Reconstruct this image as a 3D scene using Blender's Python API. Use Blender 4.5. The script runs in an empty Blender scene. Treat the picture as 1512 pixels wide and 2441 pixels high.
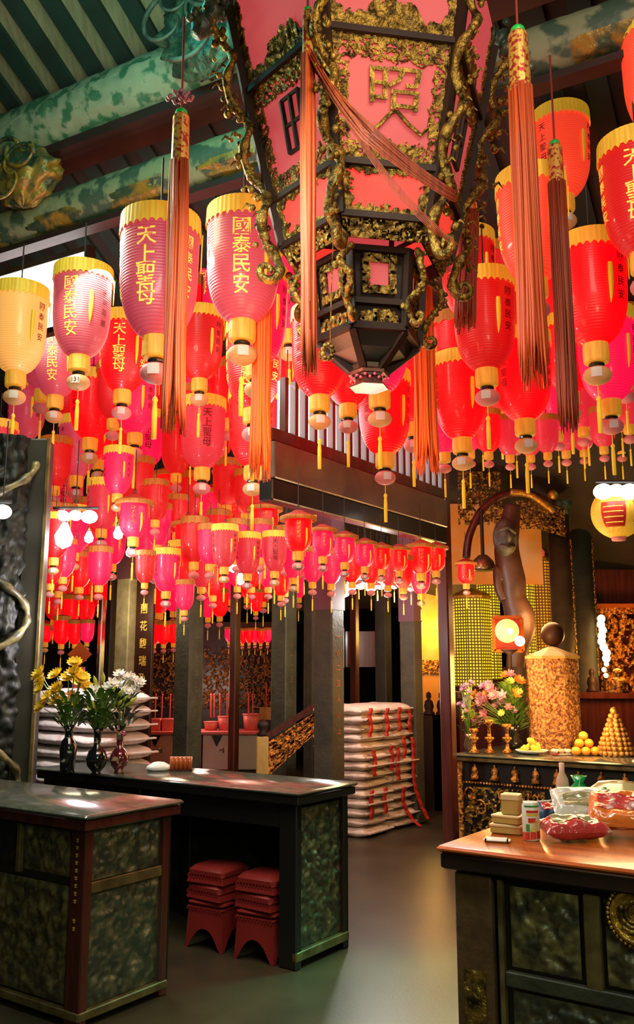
import bpy, math, random
from mathutils import Vector, Matrix, noise
import mathutils
S = bpy.context.scene
C = S.collection
PI = math.pi
random.seed(7)
# ---------------------------------------------------------------- camera, world, exposure
F = 2100.0; PITCH = math.radians(10.26); EYE = 1.55
cd = bpy.data.cameras.new('camera'); cam = bpy.data.objects.new('camera', cd); C.objects.link(cam)
cam.location = (0, 0, EYE); cam.rotation_euler = (PI/2 + PITCH, 0, 0)
cd.sensor_fit = 'VERTICAL'; cd.sensor_height = 24.0; cd.lens = F/2441*24.0; cd.clip_end = 100
S.camera = cam
S.view_settings.view_transform = 'Standard'; S.view_settings.look = 'None'
S.view_settings.gamma = 1.0; S.view_settings.use_curve_mapping = False
S.view_settings.exposure = 0.0
S.cycles.use_denoising = True
S.cycles.max_bounces = 6; S.cycles.diffuse_bounces = 2; S.cycles.glossy_bounces = 3
S.cycles.transparent_max_bounces = 12; S.cycles.transmission_bounces = 4
S.cycles.sample_clamp_indirect = 3.0
w = bpy.data.worlds.new('world'); S.world = w; w.use_nodes = True
w.node_tree.nodes['Background'].inputs[0].default_value = (.009, .013, .010, 1)
w.node_tree.nodes['Background'].inputs[1].default_value = 1.0

ROT = -math.radians(35)                       # the hall's own axes
BX = Vector((math.cos(ROT), math.sin(ROT), 0)); BY = Vector((-math.sin(ROT), math.cos(ROT), 0))
def ray(px, py):
    x = (px-756)/F; y = -(py-1220.5)/F
    return Vector((x, math.cos(PITCH)-y*math.sin(PITCH), math.sin(PITCH)+y*math.cos(PITCH)))
def at(px, py, Y):
    r = ray(px, py); return Vector((0, 0, EYE)) + r*(Y/r.y)
def atz(px, py, z):
    r = ray(px, py); return Vector((0, 0, EYE)) + r*((z-EYE)/r.z)
def k_of(px, py): return ray(px, py).y
def bld(x, y, z): return BX*x + BY*y + Vector((0, 0, z))
def tob(p): return Vector((p.dot(BX), p.dot(BY), p.z))

def light(kind, loc, power, color, size=.3, rot=None, size_y=None, spot=None, target=None):
    l = bpy.data.lights.new(kind.lower()+'_lamp', kind); l.energy = power; l.color = color
    if kind == 'AREA':
        l.size = size
        if size_y: l.shape = 'RECTANGLE'; l.size_y = size_y
    else: l.shadow_soft_size = size
    if spot: l.spot_size = spot; l.spot_blend = .6
    o = bpy.data.objects.new('lamp_and_fill', l); C.objects.link(o); o.location = loc  # shared by the visible lamps and the added fill lights
    if rot: o.rotation_euler = rot
    if target is not None:
        o.rotation_euler = (Vector(target)-Vector(loc)).to_track_quat('-Z', 'Y').to_euler()
    return o
WARM = (1, .62, .30); COOL = (.85, 1, .95); TEAL = (.05, .9, .6); REDL = (1, .12, .10)
# tubes behind the beam on the left and strips among the lanterns
light('AREA', at(150, 640, 5.6)+Vector((0,0,.2)), 70, (1, .93, .80), 1.6, size_y=.12, target=at(280, 760, 5.4))
light('AREA', bld(-.2, 2.3, 4.9), 42, (1, .80, .66), 1.4, size_y=.8, target=bld(-.9, 5.2, 3.6))     # added overhead fill light facing the lanterns, no lamp seen there
light('AREA', bld(-2.2, 2.2, 3.6), 40, (.9, 1, .9), .8, size_y=.8, target=bld(-1.6, 4.5, .6))  # added overhead fill, aimed low across the floor and tables
light('POINT', at(420, 30, 4.9), 20, TEAL, .25)  # added teal light for the green cast on the upper-left roof
light('POINT', at(120, 330, 4.6), 60, (.80, 1, .62), .3)  # added fill below the roof to brighten its boards
light('POINT', at(60, -60, 4.6), 30, (.1, .8, .8), .3)  # another added teal light for the cast at top left
light('AREA', Vector((1.3, -.6, 2.7)), 42, (.86, 1, .62), 1.0, size_y=1.0, target=(-.4, 4.2, .55))  # added camera-side fill to bring out the carved table panels
light('POINT', at(1480, 1100, 9.7), 60, TEAL, .2)  # added teal light standing in for lens haze at the right
light('SPOT', at(1250, 1450, 5.6), 420, (.10, .9, .55), .3, spot=.9, target=atz(1000, 2400, 0))  # added teal spot that tints the floor like lens glare
light('POINT', at(900, 1440, 8.3), 60, (.97, 1, .93), .08)
light('POINT', at(215, 1300, 6.9), 20, (1, .95, 1), .06)
light('POINT', at(190, 1470, 6.2), 42, (1, .93, .95), .06)  # added light to brighten the left sack pile
light('POINT', at(560, 1320, 8.6), 20, (1, .5, .35), .4)
light('POINT', at(850, 830, 7.5), 45, (1, .25, .2), .5)
light('POINT', at(330, 880, 7.0), 30, (1, .25, .2), .5)
light('POINT', at(820, 1000, 4.4)+Vector((0,0,-.1)), 36, (1, .30, .15), .3)
light('POINT', at(540, 900, 4.0), 22, (1, .34, .16), .2)  # added local light to brighten the hanging tassels
light('POINT', at(1190, 1620, 8.3), 46, (1, .50, .14), .25)
light('POINT', at(1300, 1480, 9.0), 40, (1, .55, .2), .25)
light('POINT', at(1400, 1700, 7.9), 26, (1, .55, .18), .2)
light('POINT', at(1470, 1560, 10.0), 55, (1, .45, .1), .2)
light('POINT', at(1040, 1500, 12.6), 60, (1, .55, .12), .3)
light('POINT', at(960, 1500, 6.6), 34, WARM, .3)
light('AREA', at(1340, 1500, 4.6), 11, (1, .66, .3), .6, size_y=.6, target=atz(1330, 1990, .91))
light('POINT', at(480, 1640, 13.4), 34, (1, .6, .45), .3)
light('POINT', at(300, 1450, 9.8), 30, (1, .85, .5), .3)
light('POINT', at(880, 60, 3.3), 9, (1, .75, .35), .25)
light('POINT', at(1260, 700, 3.0), 9, (1, .35, .15), .25)

# ---------------------------------------------------------------- materials
MATS = {}
def mat(name, col, rough=.6, metal=0., emit=None, es=0., col2=None, scale=8., lo=.35, hi=.65, bump=0., bscale=None, coat=0., vec='Object',
        stretch=(1, 1, 1), spec=.5, detail=5., trans=0., sample=False, col3=None):
    m = bpy.data.materials.new(name); m.use_nodes = True; nt = m.node_tree; b = nt.nodes['Principled BSDF']
    b.inputs['Base Color'].default_value = (*col, 1); b.inputs['Roughness'].default_value = rough; b.inputs['Metallic'].default_value = metal
    b.inputs['Specular IOR Level'].default_value = spec
    if coat: b.inputs['Coat Weight'].default_value = coat; b.inputs['Coat Roughness'].default_value = .12
    if emit: b.inputs['Emission Color'].default_value = (*emit, 1); b.inputs['Emission Strength'].default_value = es
    if trans: b.inputs['Alpha'].default_value = trans
    tc = nt.nodes.new('ShaderNodeTexCoord'); mp = nt.nodes.new('ShaderNodeMapping'); nt.links.new(tc.outputs[vec], mp.inputs[0])
    mp.inputs['Scale'].default_value = stretch
    if col2:
        n = nt.nodes.new('ShaderNodeTexNoise'); n.inputs['Scale'].default_value = scale; n.inputs['Detail'].default_value = detail
        nt.links.new(mp.outputs[0], n.inputs['Vector'])
        r = nt.nodes.new('ShaderNodeValToRGB'); r.color_ramp.elements[0].position = lo; r.color_ramp.elements[1].position = hi
        r.color_ramp.elements[0].color = (*col, 1); r.color_ramp.elements[1].color = (*col2, 1)
        if col3:
            e = r.color_ramp.elements.new(min(.99, hi+.08)); e.color = (*col3, 1)
        nt.links.new(n.outputs[0], r.inputs[0]); nt.links.new(r.outputs[0], b.inputs['Base Color'])
        m['ramp'] = 1
    if bump:
        n = nt.nodes.new('ShaderNodeTexNoise'); n.inputs['Scale'].default_value = bscale or scale; n.inputs['Detail'].default_value = 4
        nt.links.new(mp.outputs[0], n.inputs['Vector'])
        bp = nt.nodes.new('ShaderNodeBump'); bp.inputs['Strength'].default_value = bump; bp.inputs['Distance'].default_value = .02
        nt.links.new(n.outputs[0], bp.inputs['Height']); nt.links.new(bp.outputs[0], b.inputs['Normal'])
    if not sample: m.cycles.emission_sampling = 'NONE'
    MATS[name] = m; return m
def lantern_mat(name, col, ecol, es, ribs=60, rib_dark=.75):
    """a silk or plastic lantern shade with thin horizontal hoops, lit from within"""
    m = mat(name, col, rough=.42, emit=ecol, es=es, coat=.25)
    nt = m.node_tree; b = nt.nodes['Principled BSDF']
    tc = nt.nodes.new('ShaderNodeTexCoord'); sp = nt.nodes.new('ShaderNodeSeparateXYZ'); nt.links.new(tc.outputs['Object'], sp.inputs[0])
    mu = nt.nodes.new('ShaderNodeMath'); mu.operation = 'MULTIPLY'; mu.inputs[1].default_value = ribs*2*PI; nt.links.new(sp.outputs[2], mu.inputs[0])
    si = nt.nodes.new('ShaderNodeMath'); si.operation = 'SINE'; nt.links.new(mu.outputs[0], si.inputs[0])
    mr = nt.nodes.new('ShaderNodeMapRange'); mr.inputs[1].default_value = -1; mr.inputs[2].default_value = -.2
    mr.inputs[3].default_value = rib_dark*es; mr.inputs[4].default_value = es; nt.links.new(si.outputs[0], mr.inputs[0])
    nt.links.new(mr.outputs[0], b.inputs['Emission Strength'])
    bp = nt.nodes.new('ShaderNodeBump'); bp.inputs['Strength'].default_value = .25; bp.inputs['Distance'].default_value = .004
    nt.links.new(si.outputs[0], bp.inputs['Height']); nt.links.new(bp.outputs[0], b.inputs['Normal'])
    return m
lantern_mat('shade_dusty', (.40, .085, .10), (.36, .022, .045), 1.0)
lantern_mat('shade_magenta', (.35, .02, .06), (.92, .004, .055), 1.1)
lantern_mat('shade_red', (.30, .006, .008), (1.0, .001, .004), 1.25)
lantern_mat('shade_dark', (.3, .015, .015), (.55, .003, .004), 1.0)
lantern_mat('shade_cream', (.7, .35, .12), (.72, .30, .06), 1.0)
lantern_mat('shade_orange', (.6, .06, .02), (.85, .045, .018), 1.0)
lantern_mat('shade_rose', (.22, .025, .03), (.66, .016, .030), 1.0)
M = MATS
GOLD = (.80, .48, .08)
mat('shrine_gold', (.62, .30, .09), .45, .4, col2=(.16, .055, .02), scale=40, lo=.40, hi=.60, bump=.9, bscale=70)
mat('brown_gold', (.30, .13, .03), .5, .4, col2=(.05, .02, .006), scale=26, bump=.8, bscale=40)
mat('gilt_paint', (.85, .55, .10), .4, .3)
mat('silk_lit', (.95, .20, .02), .5, col2=(.70, .08, .012), scale=60, stretch=(1, 1, .02), lo=.40, hi=.75)  # brighter copy of the tassel silk, lantern light put into its colour
mat('gold', GOLD, .38, .75, col2=(.45, .22, .03), scale=30, bump=.4, bscale=60)
mat('old_gold', (.40, .25, .05), .42, .8, col2=(.05, .03, .008), scale=22, lo=.38, hi=.66, bump=.8, bscale=45)
mat('altar_gold', (.85, .38, .06), .4, .6, col2=(.10, .02, .005), scale=26, lo=.40, hi=.62, bump=.9, bscale=50)
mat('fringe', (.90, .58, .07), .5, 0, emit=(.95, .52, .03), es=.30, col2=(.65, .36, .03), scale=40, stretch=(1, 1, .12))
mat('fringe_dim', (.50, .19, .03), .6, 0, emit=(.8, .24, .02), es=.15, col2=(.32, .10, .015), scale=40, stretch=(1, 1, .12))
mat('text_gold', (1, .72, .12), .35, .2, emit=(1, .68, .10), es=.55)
mat('text_dark', (.16, .01, .01), .6)
mat('cap_red', (.35, .03, .02), .6, emit=(.4, .02, .01), es=.12)
mat('paper_drum', (.85, .42, .06), .6, emit=(.9, .40, .03), es=.32, col2=(.6, .25, .03), scale=30, stretch=(1, 1, .2))
mat('ball_paper', (.55, .30, .12), .6, emit=(.9, .36, .10), es=.20)
mat('ball_pink', (.6, .22, .2), .6, emit=(.6, .12, .10), es=.25)
mat('ball_white', (.9, .85, .75), .6, emit=(1, .9, .8), es=.4)
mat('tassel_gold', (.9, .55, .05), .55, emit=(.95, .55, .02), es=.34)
mat('cord', (.25, .03, .02), .8)
mat('silk_orange', (.60, .095, .018), .55, col2=(.32, .035, .010), scale=60, stretch=(1, 1, .02), lo=.40, hi=.75)
mat('silk_red', (.34, .055, .014), .55, col2=(.15, .014, .008), scale=60, stretch=(1, 1, .02), lo=.42, hi=.75)
mat('green_bead', (.02, .55, .08), .35)
mat('sleeve_gold', (.75, .42, .08), .4, .4, col2=(.40, .04, .02), scale=45, lo=.5, hi=.56)
mat('dark_wood', (.016, .007, .005), .55, col2=(.030, .012, .007), scale=6, stretch=(1, 1, .2), spec=.3)
mat('red_wood', (.10, .018, .010), .35, col2=(.05, .008, .006), scale=5, stretch=(4, 4, .4), coat=.3)
mat('black_wood', (.008, .007, .006), .4, coat=.2)
mat('top_glass', (.09, .105, .08), .14, col2=(.05, .065, .05), scale=12, spec=1.0)
mat('orange_top', (.52, .13, .018), .26, col2=(.32, .065, .010), scale=3, stretch=(1, 6, 1), coat=.25)
mat('brown_timber', (.12, .060, .022), .5, col2=(.06, .030, .012), scale=9, bump=.2, bscale=30)
mat('relief_stone', (.035, .038, .020), .42, .1, col2=(.17, .15, .065), scale=14, lo=.45, hi=.68, spec=.9, col3=(.50, .44, .22))
mat('relief_olive', (.040, .034, .014), .42, .1, col2=(.20, .16, .055), scale=16, lo=.40, hi=.62, spec=.8, col3=(.34, .27, .10))
mat('relief_black', (.006, .007, .005), .55, 0, col2=(.035, .035, .020), scale=14, lo=.5, hi=.75, spec=.35)
mat('olive_trim', (.20, .15, .05), .4, .3, col2=(.09, .06, .02), scale=12)
mat('pillar_stone', (.060, .050, .028), .6, col2=(.030, .026, .016), scale=5, bump=.2, bscale=30)
mat('pillar_light', (.30, .26, .15), .6, col2=(.20, .17, .095), scale=9, bump=.2, bscale=40)
mat('pillar_green', (.055, .058, .030), .55, col2=(.028, .030, .018), scale=6, bump=.3, bscale=30)
mat('pillar_dark', (.022, .020, .014), .5, col2=(.04, .034, .02), scale=6)
mat('pillar_violet', (.12, .045, .06), .6)
mat('floor_stone', (.028, .023, .012), .36, col2=(.052, .037, .019), scale=2.2, bump=.06, bscale=60, spec=.6)
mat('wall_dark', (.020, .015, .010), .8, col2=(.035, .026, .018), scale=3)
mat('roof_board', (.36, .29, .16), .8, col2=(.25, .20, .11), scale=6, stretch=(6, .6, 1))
mat('rafter_dark', (.010, .040, .028), .8, col2=(.016, .026, .018), scale=4)
mat('maroon_board', (.050, .016, .014), .6, col2=(.03, .012, .010), scale=4)
mat('beam_green', (.07, .11, .075), .5, col2=(.30, .30, .17), scale=5.5, lo=.46, hi=.54, bump=.3, bscale=18)
mat('beam_pale', (.36, .35, .23), .5, col2=(.07, .17, .09), scale=7.5, lo=.50, hi=.58, bump=.2, bscale=18)
mat('beam_gilt', (.42, .24, .04), .4, .3, col2=(.06, .10, .06), scale=7, lo=.44, hi=.58, bump=.5, bscale=24)
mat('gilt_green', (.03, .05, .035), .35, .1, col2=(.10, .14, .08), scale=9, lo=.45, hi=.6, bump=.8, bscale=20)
mat('panel_pink', (.30, .05, .05), .6, emit=(.45, .052, .056), es=.95)
mat('panel_pink_low', (.30, .04, .03), .6, emit=(.88, .045, .030), es=.9)
mat('white_light', (1, 1, 1), .5, emit=(1, 1, .97), es=6.0, sample=True)
mat('lamp_white', (1, 1, 1), .5, emit=(1, 1, .96), es=5.0, sample=True)
mat('lamp_amber', (1, .6, .2), .5, emit=(1, .50, .08), es=2.6)
mat('lamp_warm', (1, .8, .4), .5, emit=(1, .80, .35), es=5.0, sample=True)
mat('fascia_grey', (.17, .14, .11), .35, col2=(.10, .08, .065), scale=3, coat=.4)
mat('sack', (.68, .56, .47), .65, col2=(.54, .39, .30), scale=9, bump=.5, bscale=22)
mat('sack_pink', (.72, .62, .60), .6, col2=(.55, .36, .32), scale=6, lo=.5, hi=.62, bump=.5, bscale=18)
mat('ribbon_red', (.38, .014, .010), .5)
mat('stool_red', (.22, .018, .015), .35)
mat('orange_wall', (.80, .32, .04), .6, col2=(.75, .45, .22), scale=2.2, lo=.45, hi=.7)
mat('brown_smoke', (.10, .045, .022), .45, col2=(.05, .022, .012), scale=5)
mat('grey_carving', (.12, .11, .08), .5, col2=(.05, .05, .04), scale=12, bump=.5, bscale=25)
mat('bronze', (.30, .22, .12), .25, .8)
mat('steel', (.55, .52, .45), .22, .9)
mat('porcelain_black', (.008, .010, .010), .12, col2=(.30, .32, .25), scale=24, lo=.64, hi=.68, coat=.6, detail=1)
mat('porcelain_red', (.10, .012, .02), .12, col2=(.45, .36, .20), scale=22, lo=.58, hi=.64, coat=.6, detail=1)
mat('petal_yellow', (.85, .60, .03), .5); mat('petal_white', (.80, .80, .72), .5); mat('petal_pink', (.42, .16, .22), .5)
mat('petal_bud', (.62, .66, .10), .5); mat('petal_orange', (.75, .22, .03), .5); mat('petal_lilac', (.40, .22, .36), .5)
mat('leaf', (.06, .15, .02), .45, col2=(.15, .26, .04), scale=12); mat('leaf_dark', (.02, .05, .015), .45)
mat('orange_fruit', (.90, .36, .03), .4, bump=.2, bscale=90); mat('lemon', (.65, .60, .06), .4)
mat('pink_plastic', (.72, .16, .13), .4); mat('cabinet_white', (.52, .34, .24), .4, col2=(.62, .46, .36), scale=3)
mat('cabinet_green', (.42, .46, .34), .4); mat('incense_red', (.45, .05, .03), .5)
mat('box_gold', (.55, .36, .10), .45, col2=(.42, .25, .06), scale=8); mat('box_lid', (.72, .55, .28), .4); mat('packet_white', (.72, .76, .68), .4)
mat('can_white', (.78, .76, .66), .3); mat('can_red', (.60, .04, .02), .3); mat('can_yellow', (.75, .55, .05), .3); mat('can_green', (.06, .30, .06), .3)
mat('bag_red', (.50, .05, .05), .15, col2=(.60, .50, .42), scale=8, lo=.52, hi=.58, coat=.9, bump=.7, bscale=14)
mat('bag_white', (.55, .57, .50), .15, coat=.9, bump=.7, bscale=14)
mat('bag_green', (.02, .34, .08), .15, coat=.9, bump=.7, bscale=14)
mat('bag_orange', (.70, .18, .03), .15, coat=.9, bump=.7, bscale=14)
mat('bag_clear', (.32, .30, .16), .12, coat=.9, bump=.5, bscale=8)
mat('navy', (.01, .05, .12), .4); mat('skin_paper', (.60, .34, .24), .5)
mat('candy', (.62, .33, .06), .3, col2=(.22, .07, .015), scale=30)
mat('wire', (.03, .03, .03), .6); mat('inner_glow', (1, .6, .3), .5, emit=(1, .45, .2), es=1.5)
mat('plaque_dark', (.03, .008, .005), .4); mat('tag_white', (.60, .52, .45), .6, emit=(1, .9, .8), es=.12)
mat('lotus_pink', (.70, .10, .14), .4, emit=(.9, .08, .12), es=.35)
def glass_mat():
    m = bpy.data.materials.new('pane_glass'); m.use_nodes = True; nt = m.node_tree; nt.nodes.clear()
    o = nt.nodes.new('ShaderNodeOutputMaterial'); mx = nt.nodes.new('ShaderNodeMixShader'); t = nt.nodes.new('ShaderNodeBsdfTransparent')
    g = nt.nodes.new('ShaderNodeBsdfGlossy'); g.inputs['Roughness'].default_value = .03; lw = nt.nodes.new('ShaderNodeLayerWeight'); lw.inputs[0].default_value = .5; pw = nt.nodes.new('ShaderNodeMath'); pw.operation = 'POWER'; pw.inputs[1].default_value = 4.0; nt.links.new(lw.outputs['Facing'], pw.inputs[0])
    f = nt.nodes.new('ShaderNodeMath'); f.operation = 'MULTIPLY_ADD'; f.inputs[1].default_value = .5; f.inputs[2].default_value = .03; nt.links.new(pw.outputs[0], f.inputs[0])
    nt.links.new(f.outputs[0], mx.inputs[0]); nt.links.new(t.outputs[0], mx.inputs[1]); nt.links.new(g.outputs[0], mx.inputs[2]); nt.links.new(mx.outputs[0], o.inputs[0])
    MATS['pane_glass'] = m
glass_mat()
def led_mat(name, base, lamp, es, fx=26., fz=26.):
    """rows of small lit niches on a tower: every cell has a lamp and a dark gap"""
    m = bpy.data.materials.new(name); m.use_nodes = True; nt = m.node_tree; b = nt.nodes['Principled BSDF']
    tc = nt.nodes.new('ShaderNodeTexCoord'); sp = nt.nodes.new('ShaderNodeSeparateXYZ'); nt.links.new(tc.outputs['UV'], sp.inputs[0])
    outs = []
    for k, fr in ((0, fx), (1, fz)):
        a = nt.nodes.new('ShaderNodeMath'); a.operation = 'MULTIPLY'; a.inputs[1].default_value = fr; nt.links.new(sp.outputs[k], a.inputs[0])
        f = nt.nodes.new('ShaderNodeMath'); f.operation = 'FRACT'; nt.links.new(a.outputs[0], f.inputs[0])
        g = nt.nodes.new('ShaderNodeMath'); g.operation = 'GREATER_THAN'; g.inputs[1].default_value = .42; nt.links.new(f.outputs[0], g.inputs[0]); outs.append(g)
    x = nt.nodes.new('ShaderNodeMath'); x.operation = 'MULTIPLY'; nt.links.new(outs[0].outputs[0], x.inputs[0]); nt.links.new(outs[1].outputs[0], x.inputs[1])
    s = nt.nodes.new('ShaderNodeMapRange'); s.inputs[3].default_value = .05; s.inputs[4].default_value = es; nt.links.new(x.outputs[0], s.inputs[0])
    b.inputs['Base Color'].default_value = (*base, 1); b.inputs['Emission Color'].default_value = (*lamp, 1); b.inputs['Roughness'].default_value = .5
    nt.links.new(s.outputs[0], b.inputs['Emission Strength']); m.cycles.emission_sampling = 'NONE'
    MATS[name] = m
led_mat('led_yellow', (.10, .06, .01), (1, .70, .03), 1.15)
led_mat('led_orange', (.10, .04, .01), (1, .36, .02), .80)

# ---------------------------------------------------------------- mesh helper
class G:
    def __init__(s): s.v = []; s.f = []; s.m = []; s.mi = 0; s.uv = None
    def q(s, *idx): s.f.append(tuple(idx)); s.m.append(s.mi)
    def box(s, x0, x1, y0, y1, z0, z1, R=None, bev=0):
        n = len(s.v)
        if bev:
            b = min(bev, (x1-x0)*.45, (y1-y0)*.45, (z1-z0)*.45)
            rings = [(b, b, z0), (0, 0, z0+b), (0, 0, z1-b), (b, b, z1)]
            for (ix, iy, z) in rings:
                c = b if ix == 0 else b*1.5
                pts = [(x0+ix+c, y0+iy), (x1-ix-c, y0+iy), (x1-ix, y0+iy+c), (x1-ix, y1-iy-c), (x1-ix-c, y1-iy), (x0+ix+c, y1-iy), (x0+ix, y1-iy-c), (x0+ix, y0+iy+c)]
                for p in pts:
                    p = Vector((p[0], p[1], z)); s.v.append(R @ p if R else p)
            for r in range(3):
                for i in range(8):
                    j = (i+1) % 8; s.q(n+r*8+i, n+r*8+j, n+(r+1)*8+j, n+(r+1)*8+i)
            s.q(*[n+i for i in reversed(range(8))]); s.q(*[n+24+i for i in range(8)]); return s
        for p in ((x0, y0, z0), (x1, y0, z0), (x1, y1, z0), (x0, y1, z0), (x0, y0, z1), (x1, y0, z1), (x1, y1, z1), (x0, y1, z1)):
            p = Vector(p); s.v.append(R @ p if R else p)
        for a in ((0, 3, 2, 1), (4, 5, 6, 7), (0, 1, 5, 4), (1, 2, 6, 5), (2, 3, 7, 6), (3, 0, 4, 7)): s.q(*[n+i for i in a])
        return s
    def bar(s, a, b, w, h=None, up=Vector((0, 0, 1))):
        a = Vector(a); b = Vector(b); h = h or w; d = (b-a); L = d.length; d = d/L
        x = d.cross(up)
        if x.length < 1e-4: x = Vector((1, 0, 0))
        x.normalize(); y = x.cross(d)
        R = Matrix(((x.x, d.x, y.x, a.x), (x.y, d.y, y.y, a.y), (x.z, d.z, y.z, a.z), (0, 0, 0, 1)))
        return s.box(-w/2, w/2, 0, L, -h/2, h/2, R)
    def lathe(s, prof, seg=24, c=(0, 0, 0), R=None, a0=0., cap=True, wob=None):
        n = len(s.v); c = Vector(c)
        for k, (r, z) in enumerate(prof):
            for i in range(seg):
                a = a0+2*PI*i/seg; rr = r*(wob(i, k) if wob else 1)
                p = Vector((rr*math.cos(a), rr*math.sin(a), z)); s.v.append((R @ p if R else p)+c)
        for k in range(len(prof)-1):
            for i in range(seg):
                j = (i+1) % seg; s.q(n+k*seg+i, n+k*seg+j, n+(k+1)*seg+j, n+(k+1)*seg+i)
        if cap:
            if prof[0][0] > 1e-4: s.q(*[n+i for i in reversed(range(seg))])
            if prof[-1][0] > 1e-4: s.q(*[n+(len(prof)-1)*seg+i for i in range(seg)])
        return s
    def ball(s, c, r, seg=14, rings=8, sz=1., R=None):
        return s.lathe([(max(1e-5, r*math.sin(PI*k/rings)), -r*sz*math.cos(PI*k/rings)) for k in range(rings+1)], seg, c, R, cap=False)
    def tube(s, pts, rad, seg=8, flat=1.):
        pts = [Vector(p) for p in pts]; n = len(s.v); N = len(pts)
        prev = None
        for k, p in enumerate(pts):
            d = (pts[min(k+1, N-1)]-pts[max(k-1, 0)]).normalized()
            if prev is None:
                x = d.cross(Vector((0, 0, 1)))
                if x.length < .05: x = d.cross(Vector((1, 0, 0)))
            else: x = prev - d*prev.dot(d)
            x.normalize(); y = d.cross(x); prev = x
            r = rad[k] if isinstance(rad, (list, tuple)) else rad
            for i in range(seg):
                a = 2*PI*i/seg; s.v.append(p + x*(r*math.cos(a)) + y*(r*flat*math.sin(a)))
        for k in range(N-1):
            for i in range(seg):
                j = (i+1) % seg; s.q(n+k*seg+i, n+k*seg+j, n+(k+1)*seg+j, n+(k+1)*seg+i)
        s.q(*[n+i for i in reversed(range(seg))]); s.q(*[n+(N-1)*seg+i for i in range(seg)])
        return s
    def grid(s, fn, nu, nv, closed_u=False):
        n = len(s.v)
        for j in range(nv+1):
            for i in range(nu+1 if not closed_u else nu): s.v.append(Vector(fn(i/nu, j/nv)))
        W = nu if closed_u else nu+1
        for j in range(nv):
            for i in range(nu):
                i2 = (i+1) % W; s.q(n+j*W+i, n+j*W+i2, n+(j+1)*W+i2, n+(j+1)*W+i)
        return s
    def mesh(s, name, mats, smooth=True):
        me = bpy.data.meshes.new(name); me.from_pydata([tuple(v) for v in s.v], [], s.f)
        for m in (mats if isinstance(mats, (list, tuple)) else [mats]): me.materials.append(MATS[m])
        me.polygons.foreach_set('material_index', s.m)
        me.polygons.foreach_set('use_smooth', [smooth]*len(s.f))
        me.update(); me.validate(); return me
    def obj(s, name, mats, parent=None, smooth=False, auto=False, **kw):
        o = bpy.data.objects.new(name, s.mesh(name, mats, smooth or auto)); C.objects.link(o)
        if auto:
            me = o.data
            try: me.set_sharp_from_angle(angle=math.radians(38))
            except Exception: pass
        if parent is not None: o.parent = parent
        for k, v in kw.items(): o[k] = v
        return o
def thing(name, label, cat, loc=(0, 0, 0), rotz=0., group=None, kind=None):
    o = bpy.data.objects.new(name, None); C.objects.link(o); o.empty_display_size = .1
    o.location = loc; o.rotation_euler = (0, 0, rotz); o['label'] = label; o['category'] = cat
    if group: o['group'] = group
    if kind: o['kind'] = kind
    return o
def tag(o, label, cat, group=None, kind=None):
    o['label'] = label; o['category'] = cat
    if group: o['group'] = group
    if kind: o['kind'] = kind
    return o
KIDS = {}
def dup(root, loc, rotz, label, group=None, scale=1.):
    r = root.copy(); C.objects.link(r); r.location = loc; r.rotation_euler = (0, 0, rotz); r['label'] = label; r.scale = (scale,)*3
    if group: r['group'] = group
    mp = {root: r}
    for ch in root.children_recursive:
        c = ch.copy(); C.objects.link(c); mp[ch] = c
        c.parent = mp[ch.parent]
    return r, mp
GLY = {}
def glyph(ch, res=2):
    if ch in GLY: return GLY[ch]
    c = bpy.data.curves.new('t', 'FONT'); c.body = ch; c.size = 1; c.extrude = .03; c.resolution_u = res; c.offset = .006
    c.align_x = 'CENTER'; c.align_y = 'CENTER'
    o = bpy.data.objects.new('t', c); C.objects.link(o)
    d = bpy.context.evaluated_depsgraph_get(); d.update()
    me = bpy.data.meshes.new_from_object(o.evaluated_get(d))
    vs = [v.co.copy() for v in me.vertices]; fs = [tuple(p.vertices) for p in me.polygons]
    bpy.data.objects.remove(o); bpy.data.curves.remove(c); bpy.data.meshes.remove(me)
    x0 = min(v.x for v in vs); x1 = max(v.x for v in vs); y0 = min(v.y for v in vs); y1 = max(v.y for v in vs)
    cx = (x0+x1)/2; cy = (y0+y1)/2; sc = 1/max(x1-x0, y1-y0)
    vs = [Vector(((v.x-cx)*sc, (v.y-cy)*sc, v.z)) for v in vs]
    GLY[ch] = (vs, fs); return GLY[ch]
def put_text(g, chars, size, fn, gap=1.08):
    """fn(x, y, h) maps text coordinates (metres across, metres down from the top, height) to a point"""
    for k, ch in enumerate(chars):
        if ch == ' ': continue
        vs, fs = glyph(ch); n = len(g.v)
        for v in vs: g.v.append(Vector(fn(v.x*size, v.y*size - (k+.5)*size*gap, v.z*size)))
        for f in fs: g.q(*[n+i for i in f])
def relief(g, w, h, fn, res=.012, amp=.018, sc=9., seed=0., ridge=True):
    """a carved panel: heights from ridged noise; fn(x, y, d) places a point"""
    nu = max(4, int(w/res)); nv = max(4, int(h/res)); off = Vector((seed*7.3, seed*3.1, seed))
    def P(u, v):
        x = u*w; y = v*h; e = min(1, min(u*w, (1-u)*w, v*h, (1-v)*h)/.03)
        n1 = noise.noise(Vector((x*sc, y*sc, 0))+off); n2 = noise.noise(Vector((x*sc*2.7, y*sc*2.7, 3))+off)
        n3 = noise.noise(Vector((x*sc*6, y*sc*6, 7))+off)
        d = (1-abs(n1)*2.6 if ridge else n1)*.5 + n2*.55 + n3*.3
        return fn(x, y, amp*max(-.6, min(1.4, d))*e)
    return g.grid(P, nu, nv)
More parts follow.
